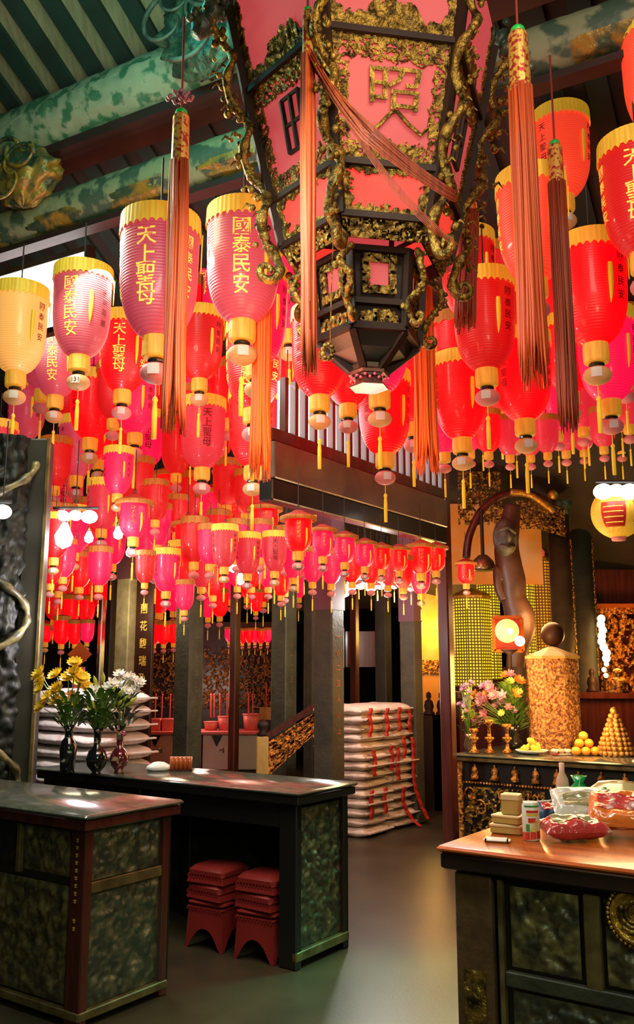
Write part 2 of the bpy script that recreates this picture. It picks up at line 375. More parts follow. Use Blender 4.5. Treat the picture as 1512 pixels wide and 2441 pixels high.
def filigree(g, fn, w, h, mask, cell=.01, thick=.012, seed=0.):
    """pierced carving: every cell of the grid where mask(x, y) holds is solid; fn(x, y, d) places a point"""
    nu = max(2, int(w/cell)); nv = max(2, int(h/cell)); idx = {}
    off = Vector((seed*5.7, seed*2.3, seed))
    on = [[mask((i+.5)/nu*w, (j+.5)/nv*h) for i in range(nu)] for j in range(nv)]
    def V(i, j, top):
        key = (i, j, top)
        if key not in idx:
            x = i/nu*w; y = j/nv*h; idx[key] = len(g.v)
            jx = noise.noise(Vector((i*.9, j*.9, 1))+off)*cell*.55; jy = noise.noise(Vector((i*.9, j*.9, 9))+off)*cell*.55
            if i in (0, nu): jx = 0
            if j in (0, nv): jy = 0
            d = thick*(1+.9*noise.noise(Vector((x*40, y*40, 0))+off)) if top else 0
            g.v.append(Vector(fn(x+jx, y+jy, d)))
        return idx[key]
    for j in range(nv):
        for i in range(nu):
            if not on[j][i]: continue
            g.q(V(i, j, 1), V(i+1, j, 1), V(i+1, j+1, 1), V(i, j+1, 1))
            for (a, b, c, d, ii, jj) in ((i, j, i+1, j, i, j-1), (i+1, j, i+1, j+1, i+1, j), (i+1, j+1, i, j+1, i, j+1), (i, j+1, i, j, i-1, j)):
                if not (0 <= ii < nu and 0 <= jj < nv and on[jj][ii]):
                    g.q(V(a, b, 0), V(c, d, 0), V(c, d, 1), V(a, b, 1))
    return g
def vine(sc, seed, t=.12):
    off = Vector((seed*3.7, seed*1.9, seed*.7))
    def f(x, y):
        n = noise.noise(Vector((x*sc, y*sc, 0))+off); m_ = noise.noise(Vector((x*sc*1.9, y*sc*1.9, 5))+off)
        return abs(n) < t or abs(m_) < t*.6
    return f
# ---------------------------------------------------------------- the room
def struct(o): o['kind'] = 'structure'; return o
g = G(); g.box(-14, 14, -3, 22, -.12, 0); struct(g.obj('floor', 'floor_stone')).rotation_euler = (0, 0, ROT)
g = G(); g.box(-16, 14, 17.6, 17.9, 0, 7.5); struct(g.obj('wall_back', 'wall_dark')).rotation_euler = (0, 0, ROT)
g = G(); g.box(-14.2, -13.9, -3, 17.6, 0, 7.5); struct(g.obj('wall_left', 'wall_dark')).rotation_euler = (0, 0, ROT)
g = G(); g.box(13.8, 14.1, -3, 17.6, 0, 7.5); struct(g.obj('wall_right', 'wall_dark')).rotation_euler = (0, 0, ROT)
RROT = -math.radians(28.6); RX = Vector((math.cos(RROT), math.sin(RROT), 0)); RY = Vector((-math.sin(RROT), math.cos(RROT), 0))
def rbl(x, y, z): return RX*x + RY*y + Vector((0, 0, z))
def rto(p): return Vector((p.dot(RX), p.dot(RY), p.z))
# beams run along the hall's x axis; the roof falls away from us along its y axis
pA = rto(atz(0, 349, 6.05)); pB = rto(atz(0, 556, 5.35))
SL = math.tan(math.radians(27.5))
yA, zA = pA.y, pA.z; yB, zB = pB.y, pB.z
roof0 = zA + .34
def roofz(y): return roof0 + (yA-y)*SL
bx0, bx1 = pA.x-3.5, pA.x+13
ya, yend = yA-5.0, 12.5
for (_nm, _mt, ya_, yb) in (('ceiling', 'roof_board', ya, yB+.25), ('ceiling_rear', 'wall_dark', yB+.25, yend)):  # rear boards get a dark colour that stands in for shade
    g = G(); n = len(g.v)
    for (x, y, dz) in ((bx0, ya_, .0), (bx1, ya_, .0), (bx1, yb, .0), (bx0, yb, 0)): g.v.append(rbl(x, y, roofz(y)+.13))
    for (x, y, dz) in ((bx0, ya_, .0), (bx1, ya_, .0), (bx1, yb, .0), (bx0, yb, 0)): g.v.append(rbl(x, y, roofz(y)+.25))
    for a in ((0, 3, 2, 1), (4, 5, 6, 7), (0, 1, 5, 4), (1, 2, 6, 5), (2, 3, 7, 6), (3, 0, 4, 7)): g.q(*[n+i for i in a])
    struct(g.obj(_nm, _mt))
g = G(); x = bx0+.1
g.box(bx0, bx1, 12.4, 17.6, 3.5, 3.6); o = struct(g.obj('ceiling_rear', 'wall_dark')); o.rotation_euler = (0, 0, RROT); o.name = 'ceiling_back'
k = 0
while x < bx1-.2:
    g = G(); a = rbl(x, ya, roofz(ya)+.11); b = rbl(x, yA+2.6, roofz(yA+2.6)+.11)
    g.bar(a, b, .155, .05); o = g.obj('trim_%d' % (k+1), 'rafter_dark'); struct(o); k += 1; x += .315
def lobed_beam(name, y, z, r, x0, x1, m, label):
    g = G(); seg = 28; nx = int((x1-x0)/.05)
    def P(u, v):
        a = 2*PI*u; x = x0+(x1-x0)*v; rr = r*(1+.035*noise.noise(Vector((x*7, a*3, y)))+.03*noise.noise(Vector((x*18, a*7, y))))
        return rbl(x, y+rr*math.cos(a), z+rr*math.sin(a))
    g.grid(P, seg, nx, closed_u=True); o = g.obj(name, m, smooth=True); struct(o); return o
def carved_run(name, fx, fy, x0, x1, m, w, amp, sc, seed, par=None):
    g = G(); relief(g, x1-x0, w, lambda x, y, d: fx(x0+x, y, d), res=.03, amp=amp, sc=sc, seed=seed); return g
u1 = struct(lobed_beam('beam', yA, zA, .225, bx0, bx1, 'beam_pale', ''))
# the long painted oval on the upper beam
cx = rto(atz(290, 262, 6.05)).x
g = G()
def P(u, v):
    a = math.radians(175+125*v) ; x = cx-1.15+2.3*u; e = 1-abs(2*u-1)**4
    amid = math.radians(237); a = amid+(a-amid)*max(.02, e)**.5; rr = .240+.014*noise.noise(Vector((x*9, a*4, 0)))
    return rbl(x, yA+rr*math.cos(a), zA+rr*math.sin(a))
g.grid(P, 70, 20); struct(g.obj('beam_panel', 'beam_pale', u1, smooth=True))
lb = struct(lobed_beam('beam', yB, zB, .165, bx0, bx1, 'beam_green', ''))
g = G()
def P(u, v):
    a = math.radians(205+120*v); x = bx0+.1+(bx1-bx0-.2)*u; n1 = noise.noise(Vector((x*4, a*3, 4))); n2 = noise.noise(Vector((x*11, a*6, 8)))
    rr = .167+.03*max(0, n1+.25*n2) if math.sin(7*x)+1.2*n1 > -.2 else .157
    return rbl(x, yB+rr*math.cos(a), zB+rr*math.sin(a))
g.grid(P, 420, 22); struct(g.obj('beam_gilding', 'beam_gilt', lb, smooth=True))
g = G(); g.bar(rbl(bx0, yA+.05, zA-.30), rbl(bx1, yA+.05, zA-.30), .30, .08); struct(g.obj('beam', 'maroon_board'))
g = G(); g.bar(rbl(bx0, yB, zB-.215), rbl(bx1, yB, zB-.215), .12, .05); struct(g.obj('beam', 'maroon_board'))
# boards between the two beams (dark recess with short struts)
g = G(); g.bar(rbl(bx0, yB-.2, zB+.62), rbl(bx1, yB-.2, zB+.62), .06, .5); struct(g.obj('beam', 'wall_dark'))
# bright frosted panel below the lower beam
a = rto(atz(-40, 640, 4.95)); 
g = G(); pl = [at(-60, 640, 7.0), at(255, 640, 7.6), at(250, 540, 7.6), at(-60, 640, 7.0)]
yy = yB+.25; xa = rto(at(-90, 600, 7.3)).x; xb = rto(at(262, 600, 7.3)).x
zt = zB-.25; g.box(xa, xb, yy, yy+.05, zt-.62, zt)
pn = thing('light_panel', 'bright frosted light panel glowing under the gilded beam, behind the lanterns', 'light panel', (0, 0, 0), RROT)
g.obj('diffuser', 'white_light', pn)
g = G(); g.box(xa-.04, xb+.04, yy-.01, yy+.07, zt, zt+.05); g.box(xb, xb+.05, yy-.01, yy+.07, zt-.62, zt); g.box(xa-.04, xb+.04, yy-.01, yy+.07, zt-.67, zt-.62); g.obj('frame', 'dark_wood', pn)
# corbels carved under the beams where they meet the lantern (some gilded, some with green light put into their colour)
def corbel(name, c, w, h, seed, m, label):
    t = thing(name, label, 'carved bracket', c, RROT)
    g = G()
    def P(u, v):
        a = 2*PI*u; r = math.sin(PI*v)**.6
        n1 = 1-abs(noise.noise(Vector((math.cos(a)*1.6, math.sin(a)*1.6, v*3+seed))))*1.5; n2 = noise.noise(Vector((math.cos(a)*4, math.sin(a)*4, v*9+seed)))
        rr = r*(.72+.35*n1+.22*n2)
        return (w*rr*math.cos(a), .5*w*rr*math.sin(a), h*(v-.5)*(1+.15*n2))
    g.grid(P, 44, 36, closed_u=True); g.obj('carving', m, t, smooth=True)
    g = G()
    for i in range(5):
        a0 = random.uniform(0, 6); pts = []
        for q in range(22):
            tt = q/21; rr = w*(.75-.5*tt); aa = a0+tt*4.5; pts.append((rr*math.cos(aa)*.8+(i-2)*w*.25, -.5*w-.01, rr*math.sin(aa)*.7+math.sin(i*2.1)*h*.25))
        g.tube(pts, [.022*(1-.7*q/21) for q in range(22)], 6)
    g.obj('scroll', 'grey_carving' if m == 'gilt_green' else m, t, smooth=True)
    return t
corbel('roof_bracket', at(500, 70, 5.6), .42, .75, 1.3, 'gilt_green', 'green-lit carved roof bracket above the short pale beam, left of the great lantern')
corbel('beam_bracket', at(60, 425, 6.7), .36, .5, 5.1, 'beam_gilt', 'gilded carved bracket at the left end under the painted beam')
corbel('beam_end_bracket', at(1180, 60, 6.2), .30, .6, 8.2, 'gilt_green', 'dark carved bracket between the great lantern and the right-hand tassel')
corbel('side_bracket', at(1420, 255, 6.4), .26, .4, 3.3, 'grey_carving', 'grey scrolled iron-like bracket beneath the roof beam at upper right')

# ---------------------------------------------------------------- tables with carved panels
def table(name, label, cat, root_at, L, D, H, side, top_m, frame_m, ledge=.045, thick=.05, group=None):
    """root at a near corner on the floor; side=-1: the table runs to -x, side=+1: to +x"""
    t = thing(name, label, cat, root_at, ROT, group)
    x0, x1 = (-L, 0) if side < 0 else (0, L)
    g = G(); g.box(x0, x1, 0, D, H-.022, H, bev=.008); g.obj('table_top', top_m, t, auto=True)
    g = G(); g.box(x0+.012, x1-.012, .012, D-.012, H-thick-.02, H-.0225, bev=.006); g.obj('top_edge', frame_m, t, auto=True)
    return t, x0+ledge, x1-ledge, ledge, D-ledge
def face_x(t, xf, y0, y1, z0, z1, post, m_post, m_panel, seed, split=None, sgn=1, label=None):
    """a panelled end; plane x = xf, relief towards sgn*x"""
    zz = [(z0, z1)] if not split else [(split+.025, z1), (z0, split-.025)]
    for k, (a, b) in enumerate(zz):
        g = G(); relief(g, y1-y0-2*post, b-a, lambda x, y, d: (xf-sgn*.03+sgn*d, y0+post+x, a+y), res=.0085, amp=.020, sc=15, seed=seed+k)
        g.obj('carved_panel', m_panel, t, smooth=True)
    g = G(); g.box(min(xf-sgn*.05, xf-sgn*.042), max(xf-sgn*.05, xf-sgn*.042), y0+.01, y1-.01, z0, z1); g.obj('backing', 'black_wood', t)
    g = G(); g.box(xf-.004, xf+.001, y0+post, y1-post, z0, z1); g.obj('glass_pane', 'pane_glass', t)
    if split:
        g = G(); g.box(xf-.022, xf-.006, y0+post, y1-post, split-.025, split+.025, bev=.004); g.obj('rail', 'olive_trim', t)
# near left table ------------------------------------------------
H = .91
P1 = atz(205, 1946, H); r0 = (P1.x, P1.y, 0)
t, x0, x1, y0, y1 = table('offering_table', 'dark glass-topped offering table nearest on the left, carved panels behind glass', 'table', r0, 1.9, .64, H, -1, 'top_glass', 'red_wood')
face_x(t, x1, y0, y1, .07, H-.08, .05, 'red_wood', 'relief_stone', 2.0, split=.58)
for (a, b) in ((x0, x0+.06), (x1-.10, x1-.0)):
    for (c, d) in ((y0, y0+.05), (y1-.05, y1)):
        g = G(); g.box(a, b, c, d, 0, H-.07, bev=.006); o = g.obj('corner_post', 'red_wood', t, auto=True)
g = G(); g.box(x1-.03, x1+.004, y0, y1, .03, .07, bev=.005); g.obj('base_rail', 'olive_trim', t)
g = G(); g.box(x0, x1, y0-.004, y0+.03, .03, .07, bev=.005); g.obj('base_rail', 'olive_trim', t)
g = G(); relief(g, 1.6, .50, lambda x, y, d: (x1-.12-1.6+x, y0+.02-d, .08+y), res=.010, amp=.022, sc=11, seed=9); g.obj('carved_panel', 'relief_olive', t, smooth=True)
g = G(); relief(g, .34, .20, lambda x, y, d: (x1-.46+x, y0+.02-d, .62+y), res=.0085, amp=.02, sc=17, seed=12); g.obj('carved_panel', 'relief_olive', t, smooth=True)
g = G(); relief(g, 1.2, .20, lambda x, y, d: (x1-1.72+x, y0+.02-d, .62+y), res=.012, amp=.02, sc=14, seed=14); g.obj('carved_panel', 'relief_black', t, smooth=True)
g = G(); g.box(x1-.50, x1-.47, y0+.0, y0+.03, .60, .83, bev=.004); g.obj('yellow_strip', 'olive_trim', t)
g = G(); g.box(x0, x1-.1, y0+.03, y0+.045, .07, H-.07); g.obj('backing', 'black_wood', t)
g = G(); g.box(x0, x0+.01, y0, y1, .07, H-.07); g.box(x0, x1, y1-.012, y1, .07, H-.07); g.obj('back_board', 'black_wood', t)
g = G()
for k in range(11):
    z = .80-.033*k-(.05 if k > 8 else 0); s = random.uniform(.6, 1)
    g.box(x1-.062, x1-.046, y0-.004, y0-.001, z-.006, z-.002); g.box(x1-.056, x1-.052, y0-.004, y0-.001, z-.018*s, z); g.box(x1-.060, x1-.048, y0-.004, y0-.001, z-.015, z-.012)
g.obj('gilt_inscription', 'gilt_paint', t)
g = G(); g.box(x0+.06, x1-.1, y0-.001, y0+.002, .07, H-.08); g.obj('glass_pane', 'pane_glass', t)
# long table with the open front --------------------------------
P2 = atz(712, 1890, H); L2 = 2.22; D2 = .60
t, x0, x1, y0, y1 = table('long_table', 'long dark glass-topped table with an open front sheltering red stools', 'table', (P2.x, P2.y, 0), L2, D2, H, -1, 'top_glass', 'black_wood')
face_x(t, x1, y0, y1, .09, H-.10, .035, 'red_wood', 'relief_stone', 21.0)
for (a, b) in ((x0, x0+.06), (x1-.12, x1), (x1-1.28, x1-1.20)):
    for (c, d) in ((y0, y0+.05), (y1-.05, y1)):
        g = G(); g.box(a, b, c, d, 0, H-.07, bev=.006); g.obj('corner_post', 'black_wood', t, auto=True)
g = G(); g.box(x0, x1, y0+.01, y0+.04, H-.20, H-.07); g.obj('apron', 'black_wood', t)
g = G(); g.box(x0, x1, y1-.02, y1-.005, .0, H-.07); g.obj('back_board', 'relief_black', t)
g = G(); g.box(x1-.03, x1+.004, y0, y1, .04, .09, bev=.005); g.obj('base_rail', 'olive_trim', t)
g = G(); relief(g, .7, .55, lambda x, y, d: (x0+.1+x, y0+.02-d, .12+y), res=.02, amp=.02, sc=11, seed=31); g.obj('carved_panel', 'relief_black', t, smooth=True)
M2 = Matrix.Translation(P2*Vector((1, 1, 0)) if False else Vector((P2.x, P2.y, 0))) @ Matrix.Rotation(ROT, 4, 'Z')
# red stools nested under it
def stool(loc, rz, label, grp, low=False):
    t = thing('stool', label, 'stool', loc, rz, grp)
    g = G(); h = .12 if low else .30; w = .150; t.scale = (.88,)*3
    g.box(-w, w, -w, w, h-(.075 if low else .05), h, bev=.024); g.obj('seat', 'stool_red', t, auto=True)
    g = G(); g.box(-.145, .145, -.145, .145, h-.06, h-.046, bev=.004)
    for i in range(12): g.box(-.145+.0245*i, -.137+.0245*i, -.150, -.143, h-.070, h-.052)
    g.obj('rim', 'stool_red', t)
    for q in range(4):
        R = Matrix.Rotation(q*PI/2, 4, 'Z'); g = G(); n = 16
        for s_, yy in ((0, -.140), (1, -.132)):
            for i in range(n+1):
                u = i/n; x = (u-.5)*.275; arch = .125*max(0, 1-abs(2*u-1)**2.2*1.45) if not low else .02
                g.v.append(R @ Vector((x*.98, yy, h-.05))); g.v.append(R @ Vector((x*1.07, yy-.012, arch)))
        m_ = 2*(n+1)
        for i in range(n):
            a = 2*i; g.q(a, a+1, a+3, a+2); g.q(m_+a, m_+a+2, m_+a+3, m_+a+1); g.q(a+1, m_+a+1, m_+a+3, a+3); g.q(a, a+2, m_+a+2, m_+a)
        g.q(0, m_, m_+1, 1); g.q(2*n, 2*n+1, m_+2*n+1, m_+2*n)
        g.obj('skirt', 'stool_red', t)
    return t
sl = M2 @ Vector((-.70, .17, 0)); sr = M2 @ Vector((-.335, .17, 0))
names = ['arched bottom stool of the %s pile of red stools under the long table', 'middle red stool of the %s pile under the long table', 'top red stool of the %s pile under the long table']
for (c, wd) in ((sl, 'left'), (sr, 'right')):
    for k in range(3): stool((c.x, c.y, .002+(0, .247, .335)[k]), ROT+(.06, -.04, .05)[k], names[k] % wd, 'red plastic stools nested under the long table', k > 0)
# right counter -------------------------------------------------
P3 = atz(1038, 2016, H); L3 = 1.7; D3 = .75
M3 = Matrix.Translation(Vector((P3.x, P3.y, 0))) @ Matrix.Rotation(ROT, 4, 'Z')
t, x0, x1, y0, y1 = table('counter', 'orange-topped wooden counter at lower right, carved stone panels and gold medallion', 'counter', (P3.x, P3.y, 0), L3, D3, H, 1, 'orange_top', 'dark_wood', ledge=.05, thick=.06)
g = G(); g.box(x0, x0+.145, y0, y0+.10, 0, H-.09, bev=.006); g.obj('corner_post', 'brown_timber', t, auto=True)
g = G(); relief(g, .085, .44, lambda x, y, d: (x0+.03+x, y0-.002-d, .05+y), res=.006, amp=.012, sc=22, seed=40); g.obj('post_carving', 'old_gold', t, smooth=True)
g = G(); g.box(x0+.165, x0+.185, y0+.005, y0+.03, .03, H-.10, bev=.003); g.obj('rail', 'olive_trim', t)
for (xa, xb, za, zb, sd, m_) in ((.21, .46, .52, .79, 41, 'relief_olive'), (.55, 1.5, .52, .79, 44, 'relief_olive'), (.21, 1.5, .06, .44, 47, 'relief_stone')):
    g = G(); relief(g, xb-xa, zb-za, lambda x, y, d: (x0+xa+x, y0+.02-d, za+y), res=.0075, amp=.024, sc=14, seed=sd); g.obj('carved_panel', m_, t, smooth=True)
g = G(); g.box(x0+.48, x0+.535, y0+.002, y0+.03, .50, .80, bev=.004); g.obj('rail', 'olive_trim', t)
g = G(); g.box(x0+.19, x1, y0+.0, y0+.03, .455, .505, bev=.004); g.obj('rail', 'pillar_green', t)
g = G(); g.box(x0+.01, x1, y0+.035, y1, .0, H-.085); g.obj('counter_body', 'black_wood', t)
g = G(); g.box(x0+.19, x1, y0-.001, y0+.003, .05, .80); g.obj('glass_pane', 'pane_glass', t)
g = G(); mc = M3.inverted() @ atz(1512, 2185, .5); pcx = None
_d = M3.inverted().to_3x3() @ ray(1508, 2182); _o = M3.inverted() @ Vector((0, 0, EYE)); _h = _o+_d*((y0-_o.y)/_d.y)
for zc, xc in ((_h.z, _h.x-x0+.02),):
    RR = Matrix.Translation(Vector((x0+xc, y0-.012, zc))) @ Matrix.Rotation(PI/2, 4, 'X')
    g.lathe([(0, .0), (.070, .0), (.074, .012), (.082, .016), (.088, .010), (.092, -.012)], 40, R=RR)
    for i in range(40):
        a = 2*PI*i/40; g.ball(RR @ Vector((.097*math.cos(a), .097*math.sin(a), .0)), .007, 6, 4)
g.obj('medallion', 'gold', t, smooth=True)
g = G()
for i in range(5):
    pts = [RR @ Vector(((.055-.04*q/12)*math.cos(i*1.26+q*.28), (.055-.04*q/12)*math.sin(i*1.26+q*.28), .014)) for q in range(13)]
    g.tube(pts, [.008*(1-.5*q/12) for q in range(13)], 6)
g.obj('medallion_relief', 'old_gold', t, smooth=True)
# altar table ---------------------------------------------------
HA = at(1075, 1797, 8.3).z; P4 = at(1075, 1797, 8.3)
M4 = Matrix.Translation(Vector((P4.x, P4.y, 0))) @ Matrix.Rotation(ROT, 4, 'Z')
t, x0, x1, y0, y1 = table('altar_table', 'black altar table with gilded figures and scrolls along its front, holding fruit and flowers', 'altar table', (P4.x, P4.y, 0), 2.7, 1.5, HA, 1, 'top_glass', 'olive_trim', ledge=.04, thick=.04)
g = G(); g.box(x0, x1, y0+.03, y1, 0, HA-.06); g.obj('body', 'black_wood', t)
g = G(); g.box(x0, x0+.05, y0, y0+.04, 0, HA-.06, bev=.005); g.obj('corner_post', 'altar_gold', t)
g = G()
for i in range(90): g.ball((x0+.06+i*.028, y0+.012, HA-.245), .013, 6, 4)
g.obj('beaded_band', 'altar_gold', t, smooth=True)
g = G(); filigree(g, lambda x, y, d: (x0+.06+x, y0+.028-d, HA-.70+y), 2.5, .42, vine(9, 5, .15), .013, .016, 4); g.obj('gilt_fretwork', 'old_gold', t)
for i in range(14):
    g = G(); xx = x0+.17+i*.19; zz = HA-.215
    g.lathe([(.001, 0), (.042, .003), (.036, .03), (.024, .05), (.034, .075), (.026, .10), (.008, .112), (.012, .125), (.001, .14)], 9, c=(xx, y0+.015, zz), wob=lambda a, k: 1+.35*noise.noise(Vector((a*.9, k, i*3.1))))
    g.ball((xx-.022, y0+.01, zz+.075), .012, 6, 4); g.ball((xx+.024, y0+.01, zz+.06+.02*(i % 2)), .011, 6, 4)
    g.obj('gilded_figure', 'altar_gold', t, smooth=True)
for i in range(26):
    g = G(); cxx = x0+.12+i*.10; cz = HA-.36-.12*(i % 3)+.02*random.random(); a0 = random.uniform(0, 6); sg = random.choice((-1, 1))
    g.tube([(cxx+(.06-.045*q/18)*math.cos(a0+sg*q*.36), y0+.012, cz+(.075-.05*q/18)*math.sin(a0+sg*q*.36)) for q in range(19)], [.011*(1-.4*q/18) for q in range(19)], 6)
    for q in range(3): g.ball((cxx+random.uniform(-.07, .07), y0+.015, cz+random.uniform(-.1, .05)), .016, 6, 4)
    g.obj('gilded_scroll', 'altar_gold', t, smooth=True)

# ---------------------------------------------------------------- pillars, posts, beams in the middle
def pillar(px0, px1, Y, ztop, w, name, m, label, cap=None, text=None, text_m='text_gold', ytext=(1450, 1640), square=True, dep=None, cat='pillar', face='x', tsize=.12):
    """a square stone pillar turned like the hall; px0..px1 the two edges it shows"""
    c = at((px0+px1)/2, 1600, Y); t = thing(name, label, cat, (c.x, c.y, 0), ROT)
    d = (dep or w)/2; w2 = w/2
    g = G(); g.box(-w2, w2, -d, d, .12, ztop, bev=.012); g.obj('shaft', m, t, auto=True)
    g = G(); g.box(-w2*1.25, w2*1.25, -d*1.25, d*1.25, 0, .12, bev=.02); g.obj('plinth', m, t, auto=True)
    if cap:
        g = G(); g.box(-w2*1.04, w2*1.04, -d*1.04, d*1.04, cap, ztop+.01); g.obj('violet_top', 'pillar_violet', t)  # top of the shaft coloured violet
    if text:
        g = G(); z1 = at(px0, ytext[0], Y).z; z0 = at(px0, ytext[1], Y).z; gap = (z1-z0)/len(text)/tsize
        if face == 'x': put_text(g, text, tsize, lambda x, y, h: (w2+.002+h*.3, x, z1+y), gap)
        else: put_text(g, text, tsize, lambda x, y, h: (x, -d-.002-h*.3, z1+y), gap)
        g.obj('inscription', text_m, t)
    return t
def zz(py, Y): return at(756, py, Y).z
pillar(272, 330, 10.4, 3.9, .22, 'stone_pillar', 'pillar_light', 'pale stone pillar lit warm, behind the flower vases and left sacks', cap=zz(1382, 10.4), dep=.2)
# couplet board next to it
c = at(342, 1600, 10.2); t = thing('couplet_board', 'dark upright board with a column of gilded characters beside the pale pillar', 'sign board', (c.x, c.y, 0), ROT)
g = G(); g.box(-.14, .14, -.02, .02, 0, zz(1380, 10.2), bev=.006); g.obj('board', 'plaque_dark', t)
z1 = zz(1430, 10.2)
for k_, ch_ in enumerate('蘭花馥瑞及英'): g = G(); put_text(g, ch_, .115, lambda x, y, h: (x, -.022-h*.3, z1-k_*.198+y), 1.72); g.obj('character', 'gilt_paint', t)
pillar(424, 476, 9.6, 3.9, .22, 'inscribed_pillar', 'pillar_green', 'dark green stone pillar with faint gold writing, next right of the couplet board', cap=zz(1392, 9.6), text='一心三二心一上', text_m='olive_trim', ytext=(1500, 1790), tsize=.07)
pillar(252, 268, 11.5, 3.9, .10, 'slim_post', 'pillar_dark', 'slim dark post just left of the pale pillar')
pillar(232, 244, 11.9, 3.9, .08, 'slim_post', 'steel', 'thin grey steel post left of the slim dark post')
pillar(551, 568, 10.6, 3.9, .10, 'red_post', 'red_wood', 'thin dark red post standing before the pink cabinets')
pillar(652, 702, 9.9, 3.9, .21, 'grey_pillar', 'pillar_green', 'grey-green pillar with gold writing rising behind the golden stair rail', text='心一二正心上一', text_m='olive_trim', ytext=(1520, 1720), tsize=.07)
pillar(732, 752, 11.0, 3.9, .14, 'far_pillar', 'pillar_stone', 'narrow grey pillar seen between the stair rail and the olive pillar')
pillar(754, 815, 7.95, 3.6, .20, 'olive_pillar', 'pillar_stone', 'olive stone pillar at the left side of the sack stack with red ribbons', text='一心二正人心上', text_m='silk_orange', ytext=(1500, 1760), tsize=.055, cap=zz(1455, 7.95))
pillar(842, 850, 12.4, 3.9, .10, 'brown_post', 'red_wood', 'thin brown post left of the brown panel in the distance')
pillar(905, 925, 11.4, 3.9, .16, 'dim_pillar', 'pillar_dark', 'dim dark pillar behind the sacks, right of the brown panel')
pillar(958, 1004, 9.6, 3.9, .18, 'violet_pillar', 'pillar_stone', 'grey pillar with a violet top just left of the orange wall', cap=zz(1482, 9.6))
# brown hanging panel with orange edges
c = at(860, 1540, 13); t = thing('hanging_panel', 'dark red-brown panel with orange side strips hung behind the sack stack', 'panel', (c.x, c.y, 0), 0)
g = G(); g.box(-.22, .22, 0, .03, zz(1590, 13), zz(1505, 13)); g.obj('panel_board', 'red_wood', t)
for s in (-1, 1):
    g = G(); g.box(s*.29-.05, s*.29+.05, -.01, .03, zz(1592, 13), zz(1496, 13)); g.obj('side_strip', 'orange_top', t)
# near left carved dragon column
c = at(58, 1870, 6.4); t = thing('dragon_column', 'black carved dragon column with an olive edge at the left of the picture', 'column', (c.x, c.y, 0), 0)
g = G()
def P(u, v):
    a = 2*PI*u; z = 2.5*v; n1 = 1-abs(noise.noise(Vector((math.cos(a)*1.3, math.sin(a)*1.3, z*3.2))))*2.4; n2 = noise.noise(Vector((math.cos(a)*4, math.sin(a)*4, z*11)))
    n3 = noise.noise(Vector((math.cos(a)*9, math.sin(a)*9, z*26))); r = .150+.012*n1+.020*n2+.022*n3; return (r*math.cos(a)-.20, r*math.sin(a), z)
t.scale = (1.3,)*3; g.grid(P, 72, 260, closed_u=True); g.obj('carved_shaft', 'relief_black', t, smooth=True)
g = G(); g.box(-.075, .045, -.06, .06, 0, 2.5, bev=.01); g.obj('edge_post', 'pillar_dark', t, auto=True)
g = G(); g.box(.038, .058, -.068, -.045, 0, 2.5, bev=.003); g.obj('olive_edge', 'olive_trim', t)
g = G()
pts = []
for q in range(110):
    z = .4+q*.018; a = -1.6+math.sin(q*.13)*1.3; pts.append((-.20+.19*math.cos(a), .19*math.sin(a), z))
g.tube(pts, [.022+.006*math.sin(q*1.3) for q in range(110)], 7); g.obj('dragon_body', 'relief_olive', t, smooth=True)

# red post and the transom that crosses towards us
RP = at(1076, 1990, 8.05); RP = Vector((RP.x, RP.y, 0))
t = thing('red_upright', 'tall dark red wooden upright standing right of the ribboned sacks', 'post', RP, ROT)
zt_ = zz(1120, 8.05); g = G(); g.box(-.055, .055, -.055, .055, 0, zt_, bev=.012); g.obj('shaft', 'red_wood', t, auto=True)
zb_ = at(1066, 1292, 8.05).z; zm = at(1066, 1200, 8.05).z
def transom(name, dz0, dz1, off, wd, m, label, L=2.65):
    t = thing(name, label, 'beam', (RP.x, RP.y, 0), ROT)
    g = G(); g.box(-wd/2+off, wd/2+off, -L, -.05, dz0, dz1, bev=.008); g.obj('member', m, t); return t
transom('lower_crossbeam', zb_-.03, zb_+.12, 0, .12, 'black_wood', 'black lower crossbeam above the row of capped lanterns, joined to the red upright')
transom('grey_fascia', zb_+.12, zb_+.38, .05, .05, 'fascia_grey', 'grey fascia board between the two dark crossbeams')
transom('upper_crossbeam', zb_+.38, zb_+.48, 0, .12, 'red_wood', 'dark red upper crossbeam running to the top of the red upright')
# frosted lit windows on top of the transom
t = thing('transom_window', 'row of white lit panes glowing above the upper crossbeam', 'window', (RP.x, RP.y, 0), ROT)
g = G(); g.box(-.02, .0, -2.5, -.05, zb_+.50, zb_+.86); g.obj('pane', 'white_light', t)
for i in range(21):
    g = G(); g.box(-.0, .05, -2.5+i*.12, -2.46+i*.12, zb_+.48, zb_+.88); g.obj('bar', 'red_wood', t)
# orange lit wall to its right, far
c = at(1034, 1560, 13.0)
g = G(); g.box(-.42, .36, 0, .1, .9, zz(1400, 13)); o = g.obj('wall_orange', 'orange_wall'); o.location = (c.x, c.y, 0); struct(o)
g = G(); filigree(g, lambda x, y, d: (x-.4, -.01-d, zz(1605, 13)+y), .78, .19, vine(22, 3, .2), .016, .02, 3); o = g.obj('gilded_ledge', 'altar_gold'); o.location = (c.x, c.y, 0); tag(o, 'gilded carved ledge along the foot of the orange wall', 'carving')
